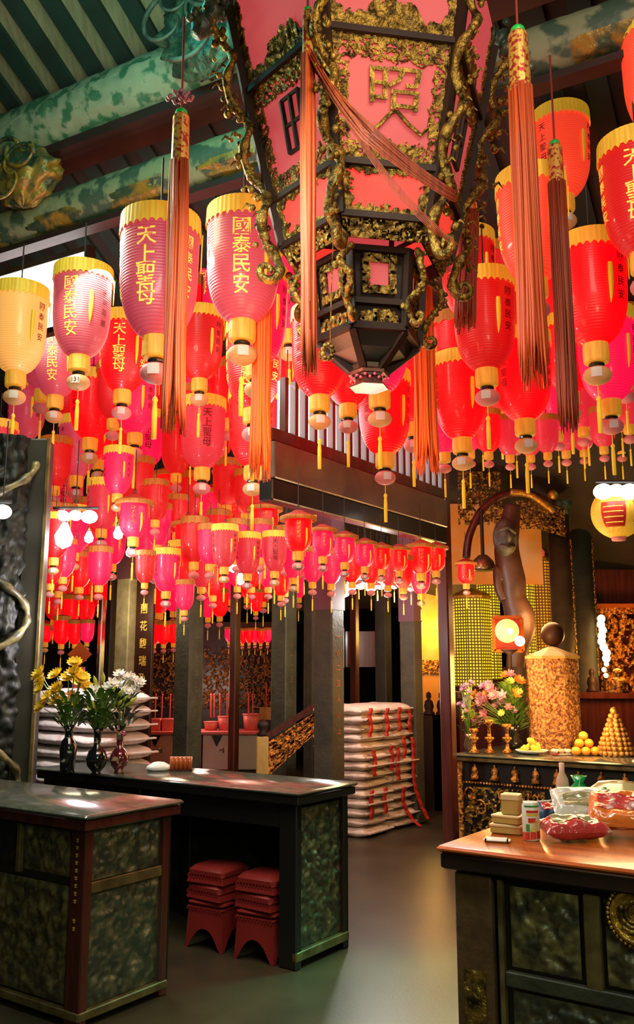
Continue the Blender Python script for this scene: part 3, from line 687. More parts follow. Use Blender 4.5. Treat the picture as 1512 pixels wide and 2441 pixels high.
# far altar: dark cabinet screen, red incense sticks, counter
Y = 14.2
c = at(500, 1700, Y); t = thing('altar_screen', 'dark carved altar screen with brown pierced panels behind the pink counter', 'altar', (c.x, c.y, 0), 0)
g = G(); g.box(-1.35, 1.35, .35, .45, 0, zz(1480, Y)); g.obj('back_board', 'black_wood', t)
for i, px in enumerate((385, 445, 510, 560, 610, 640)):
    xx = at(px, 1600, Y).x-c.x
    g = G(); filigree(g, lambda x, y, d: (xx-.2+x, .30-d, zz(1690, Y)+y), .40, zz(1545, Y)-zz(1690, Y), vine(9, i+4, .13), .022, .03, i); g.obj('pierced_panel', 'brown_gold', t)
Y = 13.2
for i, px in enumerate((362, 378, 398, 408, 498, 506, 520, 538, 543, 590, 600)):
    p = at(px, 1713, Y); g = G(); g.lathe([(.012, 0), (.012, zz(1660, Y)-p.z)], 8); g.ball((0, 0, zz(1657, Y)-p.z), .02, 8, 5)
    o = g.obj('incense_stick', 'incense_red'); o.location = p+Vector((0, .25, 0)); tag(o, 'tall red incense stick in the row standing behind the pink counter', 'incense stick', 'red incense sticks behind the pink counter')
t = thing('offering_counter', 'pale pink cabinet counter far behind, with black corner brackets and basins', 'cabinet', at(490, 1600, Y)*Vector((1, 1, 0)), 0)
ox = at(490, 1600, Y).x; zc = zz(1743, Y)
for i, (pa, pb) in enumerate(((330, 412), (416, 480), (484, 552))):
    a = at(pa, 1740, Y).x-ox; b = at(pb, 1740, Y).x-ox
    g = G(); g.box(a, b, 0, .5, .15, zc-.05, bev=.008); g.obj('cabinet_body', 'cabinet_white', t)
    g = G(); n = len(g.v)
    for p in ((-.08, 0), (.08, 0), (0, -.16)): g.v.append(Vector(((a+b)/2+p[0], -.004, zc-.06+p[1])))
    for p in ((-.08, 0), (.08, 0), (0, -.16)): g.v.append(Vector(((a+b)/2+p[0], -.014, zc-.06+p[1])))
    g.q(3, 5, 4); g.q(0, 1, 2); g.q(0, 3, 4, 1); g.q(1, 4, 5, 2); g.q(2, 5, 3, 0); g.obj('bracket', 'black_wood', t)
    g = G(); g.tube([((a+b)/2+.1, -.02, zc-.3), ((a+b)/2+.1, -.03, zc-.24), ((a+b)/2+.06, -.07, zc-.24), ((a+b)/2+.06, -.07, zc-.27)], .012, 6); g.obj('tap', 'steel', t, smooth=True)
a = at(330, 1740, Y).x-ox; b = at(616, 1740, Y).x-ox
g = G(); g.box(a, b, -.04, .54, zc-.05, zc, bev=.01); g.obj('counter_top', 'pink_plastic', t)
g = G(); g.box(a, b, .05, .5, 0, .15); g.obj('plinth', 'black_wood', t)
aa = at(562, 1740, Y).x-ox; g = G(); g.box(aa, b-.02, 0, .5, .15, zc-.05, bev=.01); g.obj('cabinet_body', 'cabinet_green', t)
for (pa, pb, py, lab, nm) in ((356, 382, 1714, 'small red box at the left end of the pink counter', 'box'), (385, 414, 1714, 'pale pink box on the far counter next to the small red box', 'box')):
    A = at(pa, 1743, Y+.1); B = at(pb, 1743, Y+.1); g = G(); w_ = B.x-A.x; h_ = zz(py, Y)-zc
    g.box(0, w_, 0, .2, 0, h_, bev=.01); o = g.obj('offering_box', 'pink_plastic'); o.location = (A.x, Y+.1, zc+.001); tag(o, lab, nm)
for (px, w_, py, lab, nm) in ((503, 34, 1722, 'low pink basin on the far counter, left of the two tubs', 'basin'), (536, 34, 1709, 'wide pink tub on the far counter beside the red post', 'tub'), (599, 40, 1703, 'rimmed pink bucket at the right end of the far counter', 'bucket')):
    p = at(px, 1743, Y+.22); r = w_/2/2100*Y*1.0; h_ = zz(py, Y)-zc
    t2 = thing(nm, lab, nm, (p.x, Y+.22, zc+.002)); g = G(); g.lathe([(.001, 0), (r*.82, 0), (r, h_), (r*.93, h_), (r*.8, .02), (.001, .02)], 22); g.obj('bowl', 'pink_plastic', t2, smooth=True)
    g = G(); g.lathe([(r, h_*.9), (r*1.06, h_*.93), (r*1.06, h_), (r, h_)], 22, cap=False); g.obj('rim', 'pink_plastic', t2, smooth=True)
# placard leaning beyond the bucket
p = at(630, 1712, 13.0); t2 = thing('placard', 'small brown placard on a thin stick near the pink bucket', 'placard', (p.x, 13.5, 0)); g = G(); g.box(-.1, .1, 0, .015, zz(1716, 13.5), zz(1686, 13.5)); g.obj('board', 'box_gold', t2)
g = G(); g.lathe([(.01, 0), (.01, zz(1628, 13.5))], 6, c=(0, .03, 0)); g.obj('stick', 'incense_red', t2)
# golden stair rail
Y = 9.1; a = at(626, 1845, Y); b = at(752, 1680, Y)
t = thing('stair_rail', 'gilded carved stair balustrade climbing to the right behind the long table', 'balustrade', (a.x, a.y, 0), 0)
g = G(); w_ = (b.x-a.x); zA_ = zz(1757, Y); zB_ = zz(1672, Y)
g.box(-.06, .06, -.06, .06, 0, zz(1755, Y), bev=.01); g.obj('newel', 'box_gold', t, auto=True)
g = G(); g.lathe([(.05, 0), (.07, .02), (.03, .05), (.06, .09), (.055, .13), (.001, .17)], 14, c=(0, 0, zz(1755, Y))); g.obj('finial', 'dark_wood', t, smooth=True)
def rail(x, y, d, lo, hi): 
    zl = zz(1850, Y)+(zz(1735, Y)-zz(1850, Y))*(x/w_)+.0; zh = zz(1768, Y)+(zz(1688, Y)-zz(1768, Y))*(x/w_)
    return (.06+x, -.02-d, zl+(zh-zl)*y)
g = G(); filigree(g, lambda x, y, d: rail(x, y/.5, d, 0, 1), w_, .5, lambda x, y: vine(13, 6, .2)(x, y) or y < .03 or y > .47 or x % (w_/2) < .03, .014, .02, 3); g.obj('pierced_panel', 'altar_gold', t)
g = G(); g.grid(lambda u, v: rail(u*w_, v, -.02, 0, 1), 6, 6); g.obj('panel_back', 'dark_wood', t)
g = G(); g.bar((.0, 0, zz(1762, Y)), (w_+.05, 0, zz(1676, Y)), .09, .06); g.obj('handrail', 'red_wood', t)
# ---------------------------------------------------------------- paper lanterns
W0 = .44; HB = .60
def rbody(t):                                   # t: 0 top .. 1 bottom
    base = .485-.030*t
    if t > .42: base *= math.sqrt(max(0.0, 1-((t-.42)/.615)**2.7))
    return W0*base
def rcap(t):
    base = .40+.03*math.sin(t*PI/2)
    if t > .55: base *= math.sqrt(max(0.0, 1-((t-.55)/.475)**2.2))
    return W0*base
def lantern_proto(name, shade, chars, side_chars, char_m, big, seg=32, capped=False, number=None, far=False, streamers=True, fr='fringe'):
    h = .47 if capped else HB; rf = rcap if capped else rbody
    t = thing(name, '', 'lantern', (0, 0, -50))
    nr = 8 if far else 20
    g = G(); g.lathe([(max(.03, rf(k/nr)), h*(1-k/nr)) for k in range(nr, -1, -1)], seg, cap=False); g.obj('shade', shade, t, smooth=True)
    if capped:
        g = G(); g.lathe([(W0*.02, h+.115), (W0*.16, h+.10), (W0*.20, h+.085), (W0*.50, h+.03), (W0*.56, h+.012)], seg, cap=False); g.obj('cap', 'cap_red', t, smooth=True)
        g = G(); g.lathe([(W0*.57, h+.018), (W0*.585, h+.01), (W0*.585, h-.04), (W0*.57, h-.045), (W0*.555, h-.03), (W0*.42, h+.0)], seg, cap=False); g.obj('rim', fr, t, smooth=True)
    else:
        g = G(); nseg = seg*3
        prof = [(W0*.465, h+.085), (W0*.49, h+.08), (W0*.497, h+.01), (W0*.500, h-.022)]
        g.lathe(prof, nseg, cap=False, wob=lambda i, k: 1+(.010*(i % 2) if k else 0))
        n0 = len(g.v)-nseg
        for i in range(nseg):
            if i % 3 == 1: g.v[n0+i].z -= .02
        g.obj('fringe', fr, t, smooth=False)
        g = G(); g.lathe([(W0*.10, h+.12), (W0*.30, h+.108), (W0*.465, h+.086)], seg, cap=True); g.obj('cap', 'cap_red', t, smooth=True)
    top = h+.115
    g = G(); g.lathe([(.006, top), (.006, top+(.6 if capped else .34))], 6, cap=True)
    if not far: g.tube([(0.03*math.cos(a/10*2*PI), 0, top+.03+.03*math.sin(a/10*2*PI)) for a in range(11)], .005, 5)
    g.obj('hanging_cord', 'wire', t)
    if not far:
        def wrap(a0, z0):
            def fn(x, y, d):
                z = z0+y; tt = 1-z/h; r = rf(max(0, min(1, tt)))+.003+max(0, d)*.08; a = a0+x/max(.08, rf(.3)); return (r*math.cos(a), r*math.sin(a), z)
            return fn
        for (ang, cs, sz, gp) in chars: g = G(); put_text(g, cs, sz, wrap(math.radians(ang), h-.06), gp); g.obj('calligraphy', char_m, t)
        for (ang, cs, sz, gp) in side_chars or []: g = G(); put_text(g, cs, sz, wrap(math.radians(ang), h-.10), gp); g.obj('side_writing', 'text_dark', t)
        if streamers:
            for ang, zt, ln in ((-58, h-.16, .25), (10, h+.01, .20)):
                g = G(); a = math.radians(ang); n = 8
                for k in range(n+1):
                    u = k/n; z = zt-ln*u; tt = max(0, min(1, 1-z/h)); r = rf(tt)+.010 if z < h else W0*.51; hw = .016*math.sin(PI*min(1, .25+.75*u))**.6+.001
                    tx, ty = -math.sin(a), math.cos(a)
                    for (s_, o_) in ((-1, 0), (1, 0), (0, .007)): g.v.append(Vector((r*math.cos(a)+tx*hw*s_+math.cos(a)*o_, r*math.sin(a)+ty*hw*s_+math.sin(a)*o_, z)))
                for k in range(n):
                    i = 3*k; g.q(i, i+2, i+5, i+3); g.q(i+2, i+1, i+4, i+5); g.q(i+1, i, i+3, i+4)
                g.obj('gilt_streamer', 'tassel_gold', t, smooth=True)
    s2 = 10 if far else 28; rd = W0*.17; hd = W0*.27
    g = G(); g.lathe([(rd*.7, .018), (rd*.98, .006), (rd, -.01), (rd*1.03, -hd*.5), (rd, -hd+.01), (rd*.9, -hd)], s2, wob=None if far else (lambda i, k: 1+.025*(i % 2))); g.obj('drum', 'paper_drum', t, smooth=far)
    rb = W0*.195; zb = -hd-.02-rb*.68
    g = G(); g.ball((0, 0, zb), rb, 10 if far else 18, 6 if far else 9, sz=.68); b = g.obj('small_globe', 'ball_paper', t, smooth=True)
    if not far:
        g = G()
        def fl(x, y, d): a = math.radians(-90)+x/rb; return ((rb+.003)*math.cos(a)*math.cos(y/rb/1.5), (rb+.003)*math.sin(a)*math.cos(y/rb/1.5), zb+y)
        g.grid(lambda u, v: fl((u-.5)*.062, (v-.5)*.058, 0), 6, 4); g.obj('number_tag', 'tag_white', b)
        if number:
            g = G(); put_text(g, [number], .05, lambda x, y, h_: (lambda p: (p[0]*1.03, p[1]*1.03, p[2]))(fl(x, y+.025, 0)))
            g.obj('number', 'text_dark', b)
        g = G(); g.lathe([(W0*.10, -hd-.003), (W0*.11, -hd-.012), (W0*.10, -hd-.022)], 14); g.obj('collar', 'black_wood', t)
    zc = zb-rb*.68
    g = G(); g.lathe([(.003, zc-.075), (.003, zc+.004)], 5)
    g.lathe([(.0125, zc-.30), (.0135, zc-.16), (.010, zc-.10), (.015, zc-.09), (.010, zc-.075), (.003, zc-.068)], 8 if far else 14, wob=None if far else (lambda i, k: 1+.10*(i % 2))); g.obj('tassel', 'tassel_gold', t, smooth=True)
    return t
gt = '國泰民安'; ms = '天上聖母'
PR = {
 'A': lantern_proto('paper_lantern', 'shade_dusty', [(-98, gt, .104, 1.06)], [(-25, '風調雨順', .05, 1.6), (-170, '風調雨順', .05, 1.6)], 'text_gold', 1, number='131'),
 'B': lantern_proto('paper_lantern', 'shade_dusty', [(-100, ms, .108, .98), (-35, gt, .07, 1.3), (-165, gt, .07, 1.3)], None, 'text_gold', 1),
 'D': lantern_proto('paper_lantern', 'shade_dusty', [(-35, gt, .058, 1.4), (-145, ms, .058, 1.4)], None, 'text_dark', 1),
 'E': lantern_proto('paper_lantern', 'shade_dusty', [(-85, ms, .085, 1.1)], None, 'text_dark', 1, streamers=False),
 'P': lantern_proto('capped_lantern', 'shade_red', [(-92, gt, .050, 1.3)], None, 'sleeve_gold', 1, capped=True, fr='fringe_dim', seg=24),
 'F': lantern_proto('paper_lantern', 'shade_red', [], None, 'text_gold', 1, far=True, seg=14, fr='fringe_dim'),
 'Q': lantern_proto('capped_lantern', 'shade_red', [], None, 'text_gold', 1, far=True, seg=14, capped=True, fr='fringe_dim'),
}
SH = {'d': 'shade_dusty', 'm': 'shade_magenta', 'r': 'shade_red', 'k': 'shade_dark', 'c': 'shade_cream', 'o': 'shade_orange', 'p': 'shade_rose'}
CN = {'d': 'dusty pink', 'm': 'magenta', 'r': 'bright red', 'k': 'dark red', 'c': 'cream-lit', 'o': 'orange-red', 'p': 'rose pink'}
L = []      # (cx, ybottom, width, proto, colour, label or None, row)
def hero(cx, yb, w, p, c, lab): L.append([cx, yb, w, p, c, lab, None])
def row(desc, items, group=None):
    for it in items: L.append([*it, None, (desc, group)])
hero(38, 888, 150, 'D', 'c', 'cream-lit ribbed lantern glowing at the left edge beside the bright panel')
hero(190, 850, 158, 'A', 'd', 'dusty pink lantern with large gold characters and number tag 131 below')
hero(375, 806, 218, 'B', 'd', 'big dusty pink lantern with gold fringe directly behind the leftmost long tassel')
hero(578, 768, 205, 'A', 'd', 'large pink lantern with gold characters half covered by the dragon lantern at left')
hero(132, 945, 122, 'A', 'd', 'dusty lantern with one gold character, low behind the one tagged 131')
hero(612, 865, 165, 'D', 'm', 'magenta lantern behind the orange tassel that hangs from the dragon scroll')
hero(292, 932, 132, 'B', 'r', 'red lantern with faint gold writing between the two biggest dusty lanterns')
hero(476, 905, 122, 'D', 'k', 'dark red lantern tucked right of the leftmost long tassel')
hero(604, 975, 150, 'B', 'r', 'bright red lantern with speckled gold writing left of the orange tassel')
hero(752, 1092, 122, 'E', 'm', 'round magenta lantern hanging alone just above the grey fascia')
hero(762, 945, 152, 'D', 'r', 'red lantern with a column of small dark characters behind the thin middle tassel')
hero(918, 1082, 138, 'D', 'r', 'red lantern with dark spots of writing above the crossbeam, centre right')
hero(905, 935, 160, 'E', 'm', 'magenta lantern right beneath the little roofed tip of the dragon lantern')
hero(482, 1116, 116, 'E', 'p', 'pale rose lantern with dark red characters lit from inside, low centre left')
hero(603, 1112, 130, 'D', 'r', 'red lantern whose lower half shows beside the orange tassel ends')
hero(1160, 882, 168, 'D', 'k', 'blurred dark rose lantern hanging under the right dragon scroll')
hero(1102, 1046, 142, 'D', 'r', 'wide red lantern with dark writing right of the short orange tassel')
hero(1252, 1002, 150, 'D', 'r', 'glowing red lantern below the long right tassel end')
hero(1420, 822, 190, 'D', 'r', 'large glowing red lantern at right with a dark tag hanging below')
hero(1455, 955, 155, 'D', 'm', 'magenta lantern under the large glowing one at the right edge')
hero(1345, 470, 165, 'D', 'o', 'orange-red lantern with yellow fringe high up between the right tassels')
hero(1276, 668, 195, 'B', 'o', 'orange-red lantern with gold writing on both sides behind the long right tassel')
hero(1535, 605, 215, 'B', 'k', 'dark red lantern with gold writing cut by the right edge')
hero(1585, 310, 220, 'E', 'o', 'yellow-fringed lantern cut off at the upper right edge')
hero(1360, 935, 130, 'D', 'r', 'red lantern glimpsed between the two rightmost tassels')
hero(985, 1010, 130, 'D', 'r', 'red lantern right behind the short orange tassel')
hero(830, 965, 130, 'D', 'r', 'red lantern between the two magenta ones in the middle')
hero(1120, 372+380, 150, 'D', 'k', 'dark lantern hidden behind the right side of the dragon lantern')
hero(690, 790, 140, 'D', 'm', 'magenta lantern glimpsed left of the dragon lantern lower scroll')
hero(500, 745, 120, 'B', 'm', 'pink lantern with slanting gold writing behind the leftmost long tassel, right side')
hero(668, 965, 120, 'D', 'r', 'red lantern with dark dots just left of the thin middle tassel')
row('row under the big left lanterns', [(60, 1046, 98, 'D', 'd'), (215, 1046, 112, 'D', 'r'), (322, 1034, 112, 'D', 'm'), (470, 1018, 96, 'D', 'm'), (412, 985, 90, 'F', 'r')])
row('row above the white glare at left', [(-8, 1135, 90, 'D', 'p'), (182, 1136, 98, 'D', 'd'), (235, 1098, 86, 'D', 'r'), (350, 1110, 90, 'E', 'm'), (280, 1178, 76, 'D', 'd'), (155, 1240, 84, 'E', 'p'), (242, 1262, 80, 'D', 'p')])
hero(402, 1212, 86, 'P', 'r', 'red capped lantern glowing alone beneath the leftmost tassel end')
hero(318, 1282, 88, 'P', 'm', 'magenta capped lantern right of the glare by the pale pillar')
row('capped row above the long table', [(446, 1322, 76, 'P', 'r'), (510, 1262, 92, 'P', 'm'), (560, 1275, 84, 'P', 'r'), (632, 1288, 80, 'P', 'r')])
row('capped row along the lower crossbeam', [(711, 1316, 84, 'P', 'r'), (770, 1328, 66, 'P', 'm'), (822, 1342, 64, 'P', 'm'), (870, 1352, 58, 'P', 'm'), (910, 1358, 54, 'P', 'r'), (952, 1362, 54, 'P', 'r'), (1004, 1368, 68, 'P', 'r'), (1040, 1362, 58, 'P', 'r')])
row('small row behind the crossbeam lanterns', [(535, 1352, 66, 'D', 'p'), (590, 1368, 64, 'D', 'p'), (655, 1362, 62, 'E', 'p'), (700, 1378, 56, 'D', 'd'), (745, 1388, 54, 'F', 'm'), (790, 1392, 54, 'F', 'm'), (840, 1388, 52, 'F', 'd'), (885, 1390, 52, 'F', 'd'), (925, 1396, 50, 'F', 'p'), (962, 1402, 50, 'F', 'r'), (1004, 1416, 50, 'D', 'm')])
hero(1112, 1392, 50, 'P', 'r', 'small tilted red capped lantern right of the red upright')
row('small low row right of the widest tassel', [(1165, 1078, 70, 'F', 'r'), (1216, 1086, 66, 'F', 'p'), (1265, 1086, 66, 'F', 'p'), (1306, 1080, 62, 'F', 'p'), (1350, 1076, 66, 'F', 'p'), (1392, 1074, 62, 'F', 'p'), (1440, 1066, 66, 'F', 'p'), (1482, 1066, 66, 'F', 'p')])
row('second low row at the right', [(1150, 1030, 80, 'F', 'r'), (1330, 1030, 84, 'F', 'd'), (1390, 1020, 84, 'F', 'p'), (1446, 1016, 84, 'F', 'd'), (1500, 1014, 84, 'F', 'p'), (1195, 985, 96, 'D', 'r'), (1290, 950, 96, 'D', 'r')])
row('crowded tier by the pale pillar', [(128, 1330, 70, 'D', 'd'), (176, 1318, 74, 'E', 'd'), (222, 1342, 74, 'D', 'm'), (266, 1345, 68, 'D', 'm'), (120, 1392, 56, 'F', 'r'), (166, 1440, 66, 'P', 'k'), (214, 1442, 62, 'P', 'r'), (262, 1432, 56, 'F', 'r'), (236, 1396, 60, 'F', 'm'), (150, 1376, 60, 'F', 'd')])
row('lowest tier left of pale pillar', [(108, 1532, 42, 'Q', 'r'), (146, 1536, 42, 'F', 'r'), (178, 1536, 36, 'F', 'r'), (207, 1532, 34, 'F', 'm'), (128, 1478, 44, 'F', 'k'), (168, 1488, 44, 'F', 'r'), (206, 1484, 40, 'F', 'd'), (262, 1462, 40, 'F', 'r'), (238, 1448, 40, 'F', 'k')])
row('tier above the couplet board', [(372, 1352, 70, 'F', 'd'), (396, 1410, 66, 'D', 'd'), (432, 1398, 70, 'D', 'r'), (380, 1462, 56, 'F', 'r'), (414, 1458, 50, 'F', 'm'), (462, 1340, 70, 'F', 'k'), (376, 1300, 66, 'F', 'm')])
row('far cluster beside the couplet board', [(366, 1536, 36, 'F', 'r'), (390, 1536, 34, 'F', 'r'), (414, 1534, 34, 'F', 'r')])
row('far tier by the inscribed pillar', [(496, 1472, 42, 'F', 'm'), (524, 1470, 42, 'F', 'r'), (508, 1420, 52, 'F', 'r'), (552, 1430, 50, 'F', 'm'), (590, 1425, 48, 'F', 'r'), (628, 1435, 46, 'F', 'k'), (610, 1458, 34, 'F', 'r'), (670, 1420, 46, 'F', 'r'), (712, 1425, 44, 'F', 'm'), (480, 1400, 56, 'F', 'p'), (566, 1398, 52, 'F', 'm'), (760, 1415, 42, 'F', 'd')])
row('tiny cluster above the pink counter', [(546, 1530, 22, 'F', 'm'), (562, 1532, 22, 'F', 'm'), (578, 1534, 22, 'F', 'r'), (594, 1533, 22, 'F', 'r'), (608, 1532, 22, 'F', 'm'), (622, 1534, 22, 'F', 'r'), (638, 1532, 22, 'F', 'm')], 'tiny pink lanterns in a line above the far counter')
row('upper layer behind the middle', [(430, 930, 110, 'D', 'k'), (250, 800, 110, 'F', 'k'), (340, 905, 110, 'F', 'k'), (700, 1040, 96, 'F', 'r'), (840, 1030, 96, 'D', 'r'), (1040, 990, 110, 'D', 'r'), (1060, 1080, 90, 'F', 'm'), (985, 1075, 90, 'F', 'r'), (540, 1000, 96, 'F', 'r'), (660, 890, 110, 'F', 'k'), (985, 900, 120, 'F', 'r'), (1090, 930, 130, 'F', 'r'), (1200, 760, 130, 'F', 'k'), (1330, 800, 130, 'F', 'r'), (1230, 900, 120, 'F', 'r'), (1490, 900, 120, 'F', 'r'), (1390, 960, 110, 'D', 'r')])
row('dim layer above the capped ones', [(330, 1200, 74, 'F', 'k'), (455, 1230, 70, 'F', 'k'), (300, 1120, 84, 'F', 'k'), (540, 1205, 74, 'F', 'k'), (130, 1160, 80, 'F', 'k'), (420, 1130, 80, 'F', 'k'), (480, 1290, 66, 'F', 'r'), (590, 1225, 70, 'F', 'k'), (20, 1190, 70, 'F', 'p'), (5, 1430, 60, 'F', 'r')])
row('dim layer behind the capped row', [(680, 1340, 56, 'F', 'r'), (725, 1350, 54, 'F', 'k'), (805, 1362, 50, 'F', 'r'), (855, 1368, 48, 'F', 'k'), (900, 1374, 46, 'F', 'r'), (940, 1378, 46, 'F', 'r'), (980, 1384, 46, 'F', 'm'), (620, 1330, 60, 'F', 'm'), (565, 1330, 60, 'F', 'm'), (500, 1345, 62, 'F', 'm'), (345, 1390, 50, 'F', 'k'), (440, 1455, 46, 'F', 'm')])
row('deep layer at the upper right', [(1180, 880, 110, 'F', 'r'), (1245, 820, 110, 'F', 'k'), (1300, 760, 110, 'F', 'r'), (1480, 760, 120, 'F', 'k'), (1160, 960, 100, 'F', 'r'), (1050, 880, 110, 'F', 'r'), (1310, 900, 100, 'F', 'r'), (1400, 1000, 96, 'F', 'm'), (1230, 1040, 86, 'F', 'm'), (1480, 980, 96, 'F', 'm'), (1120, 1075, 76, 'F', 'm')])
row('deep layer in the middle', [(560, 900, 110, 'F', 'r'), (640, 1030, 100, 'F', 'r'), (730, 900, 110, 'F', 'k'), (800, 860, 110, 'F', 'r'), (860, 950, 100, 'F', 'm'), (940, 1010, 96, 'F', 'r'), (890, 1020, 96, 'F', 'r'), (455, 1050, 90, 'F', 'r'), (520, 1090, 84, 'F', 'k'), (370, 1010, 90, 'F', 'k'), (270, 1000, 96, 'F', 'k'), (160, 1000, 96, 'F', 'k'), (100, 930, 110, 'F', 'd'), (430, 820, 120, 'F', 'r'), (230, 900, 110, 'F', 'm')])
row('deep layer behind the glare', [(150, 1300, 64, 'F', 'd'), (200, 1285, 64, 'F', 'd'), (250, 1300, 64, 'F', 'm'), (120, 1290, 60, 'F', 'd'), (140, 1410, 54, 'F', 'k'), (190, 1400, 54, 'F', 'd'), (290, 1250, 64, 'F', 'k'), (370, 1240, 64, 'F', 'k'), (420, 1270, 60, 'F', 'k'), (350, 1330, 60, 'F', 'd'), (480, 1350, 60, 'F', 'm'), (520, 1310, 62, 'F', 'r'), (640, 1400, 50, 'F', 'm'), (680, 1410, 48, 'F', 'r'), (600, 1400, 50, 'F', 'r')])
pos = []
for it in L:
    cx, yb, wpx, p = it[0], it[1], it[2], it[3]
    wr = W0*(1.0 if p not in 'PQ' else .88); D = min(wr*F/(wpx*k_of(cx, yb)), 13.0 if 'pink counter' in str(it[6]) else 12.2)
    rd = it[6][0] if it[6] else ''
    if rd == 'capped row along the lower crossbeam': D = 6.5+(cx-711)/329*1.1
    elif rd == 'small row behind the crossbeam lanterns': D = 7.15+(cx-535)/470*.9
    elif rd == 'dim layer behind the capped row': D = 7.6+(cx-345)/640*.8
    elif yb < 1425 and D > 9.2 and cx < 1060: D = 8.4+.25*(len(pos) % 4)
    elif yb < 1425 and D > 9.6: D = 8.6+.25*(len(pos) % 3)
    elif yb >= 1425 and cx > 330: D = max(D, 10.8+.3*(len(pos) % 4))
    pos.append(at(cx, yb, D))
D0 = [it[2]*(p-Vector((0, 0, EYE))).length/F/W0 for it, p in zip(L, pos)]
base = [p.copy() for p in pos]; eye = Vector((0, 0, EYE))
BH = [.60 if it[3] not in 'PQ' else .50 for it in L]
RP_b = tob(RP)
for itn in range(80):
    moved = False
    for i in range(len(pos)):
        for j in range(i+1, len(pos)):
            d = pos[j]-pos[i]
            if abs(d.z) > .78: continue
            hd = math.hypot(d.x, d.y); need = .46*.5*(D0[i]+D0[j])
            if hd < need:
                moved = True; s_ = (need-hd)*.5+.004
                a, b = (i, j) if (pos[i]-eye).length < (pos[j]-eye).length else (j, i)
                ra = pos[a]-eye; rb = pos[b]-eye
                ka = ra.length*(1-s_*.45/ra.length)/(base[a]-eye).length; kb = rb.length*(1+s_*.45/rb.length)/(base[b]-eye).length
                if ka > .83: pos[a] = eye+(base[a]-eye)*ka
                if kb < 1.22: pos[b] = eye+(base[b]-eye)*kb
    for i in range(len(pos)):
        q = tob(pos[i])
        if abs(q.x-RP_b.x) < .34 and -2.75 < q.y-RP_b.y < .2 and q.z-.5 < zb_+.9: pos[i] = eye+(pos[i]-eye)*.985
    if not moved: break
ORD = ['first', 'second', 'third', 'fourth', 'fifth', 'sixth', 'seventh', 'eighth', 'ninth', 'tenth', 'eleventh', 'twelfth', 'thirteenth', 'fourteenth', 'fifteenth', 'sixteenth', 'seventeenth', 'eighteenth']
rows = {}
for i, it in enumerate(L):
    if it[6]: rows.setdefault(it[6][0], []).append(i)
order = {}
for rn, ids in rows.items():
    for k, i in enumerate(sorted(ids, key=lambda q: L[q][0])): order[i] = k
used = set(); counts = {}
for i, it in enumerate(L):
    if it[2] < 92 and it[4] == 'd': it[4] = random.choice('mrkm')
    p = it[3]; cc = it[4]
    sc = 1.0
    if it[6] and it[6][1]: lab = 'tiny pink lantern in the line above the far pink counter'; grp = it[6][1]
    elif it[6]: lab = '%s lantern, %s from left, %s' % (CN[cc], ORD[order[i]], it[6][0]); grp = 'paper lanterns, ' + it[6][0]
    else: lab = it[5]; grp = 'large paper lanterns'
    # the wider the relaxation moved it, the more its size follows, within reason
    ratio = (pos[i]-eye).length/(base[i]-eye).length; wr = W0*(1.0 if p not in 'PQ' else .88*1.22)
    sc = it[2]*base[i].y*k_of(it[0], it[1])/F/wr*ratio
    rz = random.uniform(-.22, .22) + (pos[i].x/ max(1, pos[i].y))*-.6
    if p in PR and p not in used:
        used.add(p); r = PR[p]; r.location = pos[i]; r.rotation_euler = (0, 0, rz); r['label'] = lab; r['group'] = grp; r.scale = (sc,)*3
        sh = [c for c in r.children if c.name.startswith('shade')][0]
    else:
        r, mp = dup(PR[p], pos[i], rz, lab, grp, sc)
        sh = [c for c in r.children if c.name.startswith('shade')][0]
    if p == 'A' and i != 1:      # only one lantern's number can be read
        for c_ in list(r.children_recursive):
            if c_.name.startswith('number.') or c_.name == 'number': bpy.data.objects.remove(c_)
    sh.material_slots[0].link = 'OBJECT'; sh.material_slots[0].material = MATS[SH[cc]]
    if random.random() < .35:
        gl = [c for c in r.children if c.name.startswith('small_globe')][0]
        gl.material_slots[0].link = 'OBJECT'; gl.material_slots[0].material = MATS['ball_pink']
LCOUNT = len(L)
bpy.context.view_layer.update()
# ---------------------------------------------------------------- the great palace lantern
PC = Vector((.26, 4.22, 0)); YAW = math.radians(10)
def hexv(R, z, k, out=0.):
    a = math.radians(-90)+YAW+math.radians(-30+60*k); return PC+Vector(((R+out)*math.cos(a), (R+out)*math.sin(a), z))
pl = thing('palace_lantern', 'huge six-sided palace lantern with dark frame, pink panels and gilded dragon arms', 'palace lantern', (PC.x, PC.y, 2.95))
INV = Matrix.Translation(-Vector((PC.x, PC.y, 2.95)))
def pobj(g, name, m, smooth=False, par=None):
    g.v = [INV @ Vector(v) for v in g.v]; return g.obj(name, m, par or pl, smooth=smooth)
RG = [(5.05, .75), (4.50, .635), (3.90, .495), (3.66, .440)]
Rz = lambda z: next((a[1]+(b[1]-a[1])*(a[0]-z)/(a[0]-b[0]) for a, b in zip(RG, RG[1:]) if b[0] <= z <= a[0]), RG[-1][1] if z < RG[-1][0] else RG[0][1])
def face_map(k, z0, r0, z1, r1, inset=0.):
    """x 0..1 across, y 0..1 from bottom (z0, r0) to top (z1, r1); d is outwards"""
    A, B, Cc, D = hexv(r0, z0, k), hexv(r0, z0, k+1), hexv(r1, z1, k+1), hexv(r1, z1, k)
    nrm = (B-A).cross(D-A).normalized()
    if nrm.dot((A+B)/2-Vector((PC.x, PC.y, (A.z+B.z)/2))) < 0: nrm = -nrm
    w = (B-A).length; h = (((Cc+D)/2)-((A+B)/2)).length
    def f(x, y, d):
        u = x; v = y; p = (A*(1-u)+B*u)*(1-v)+(D*(1-u)+Cc*u)*v; return p+nrm*(d-inset)
    return f, w, h
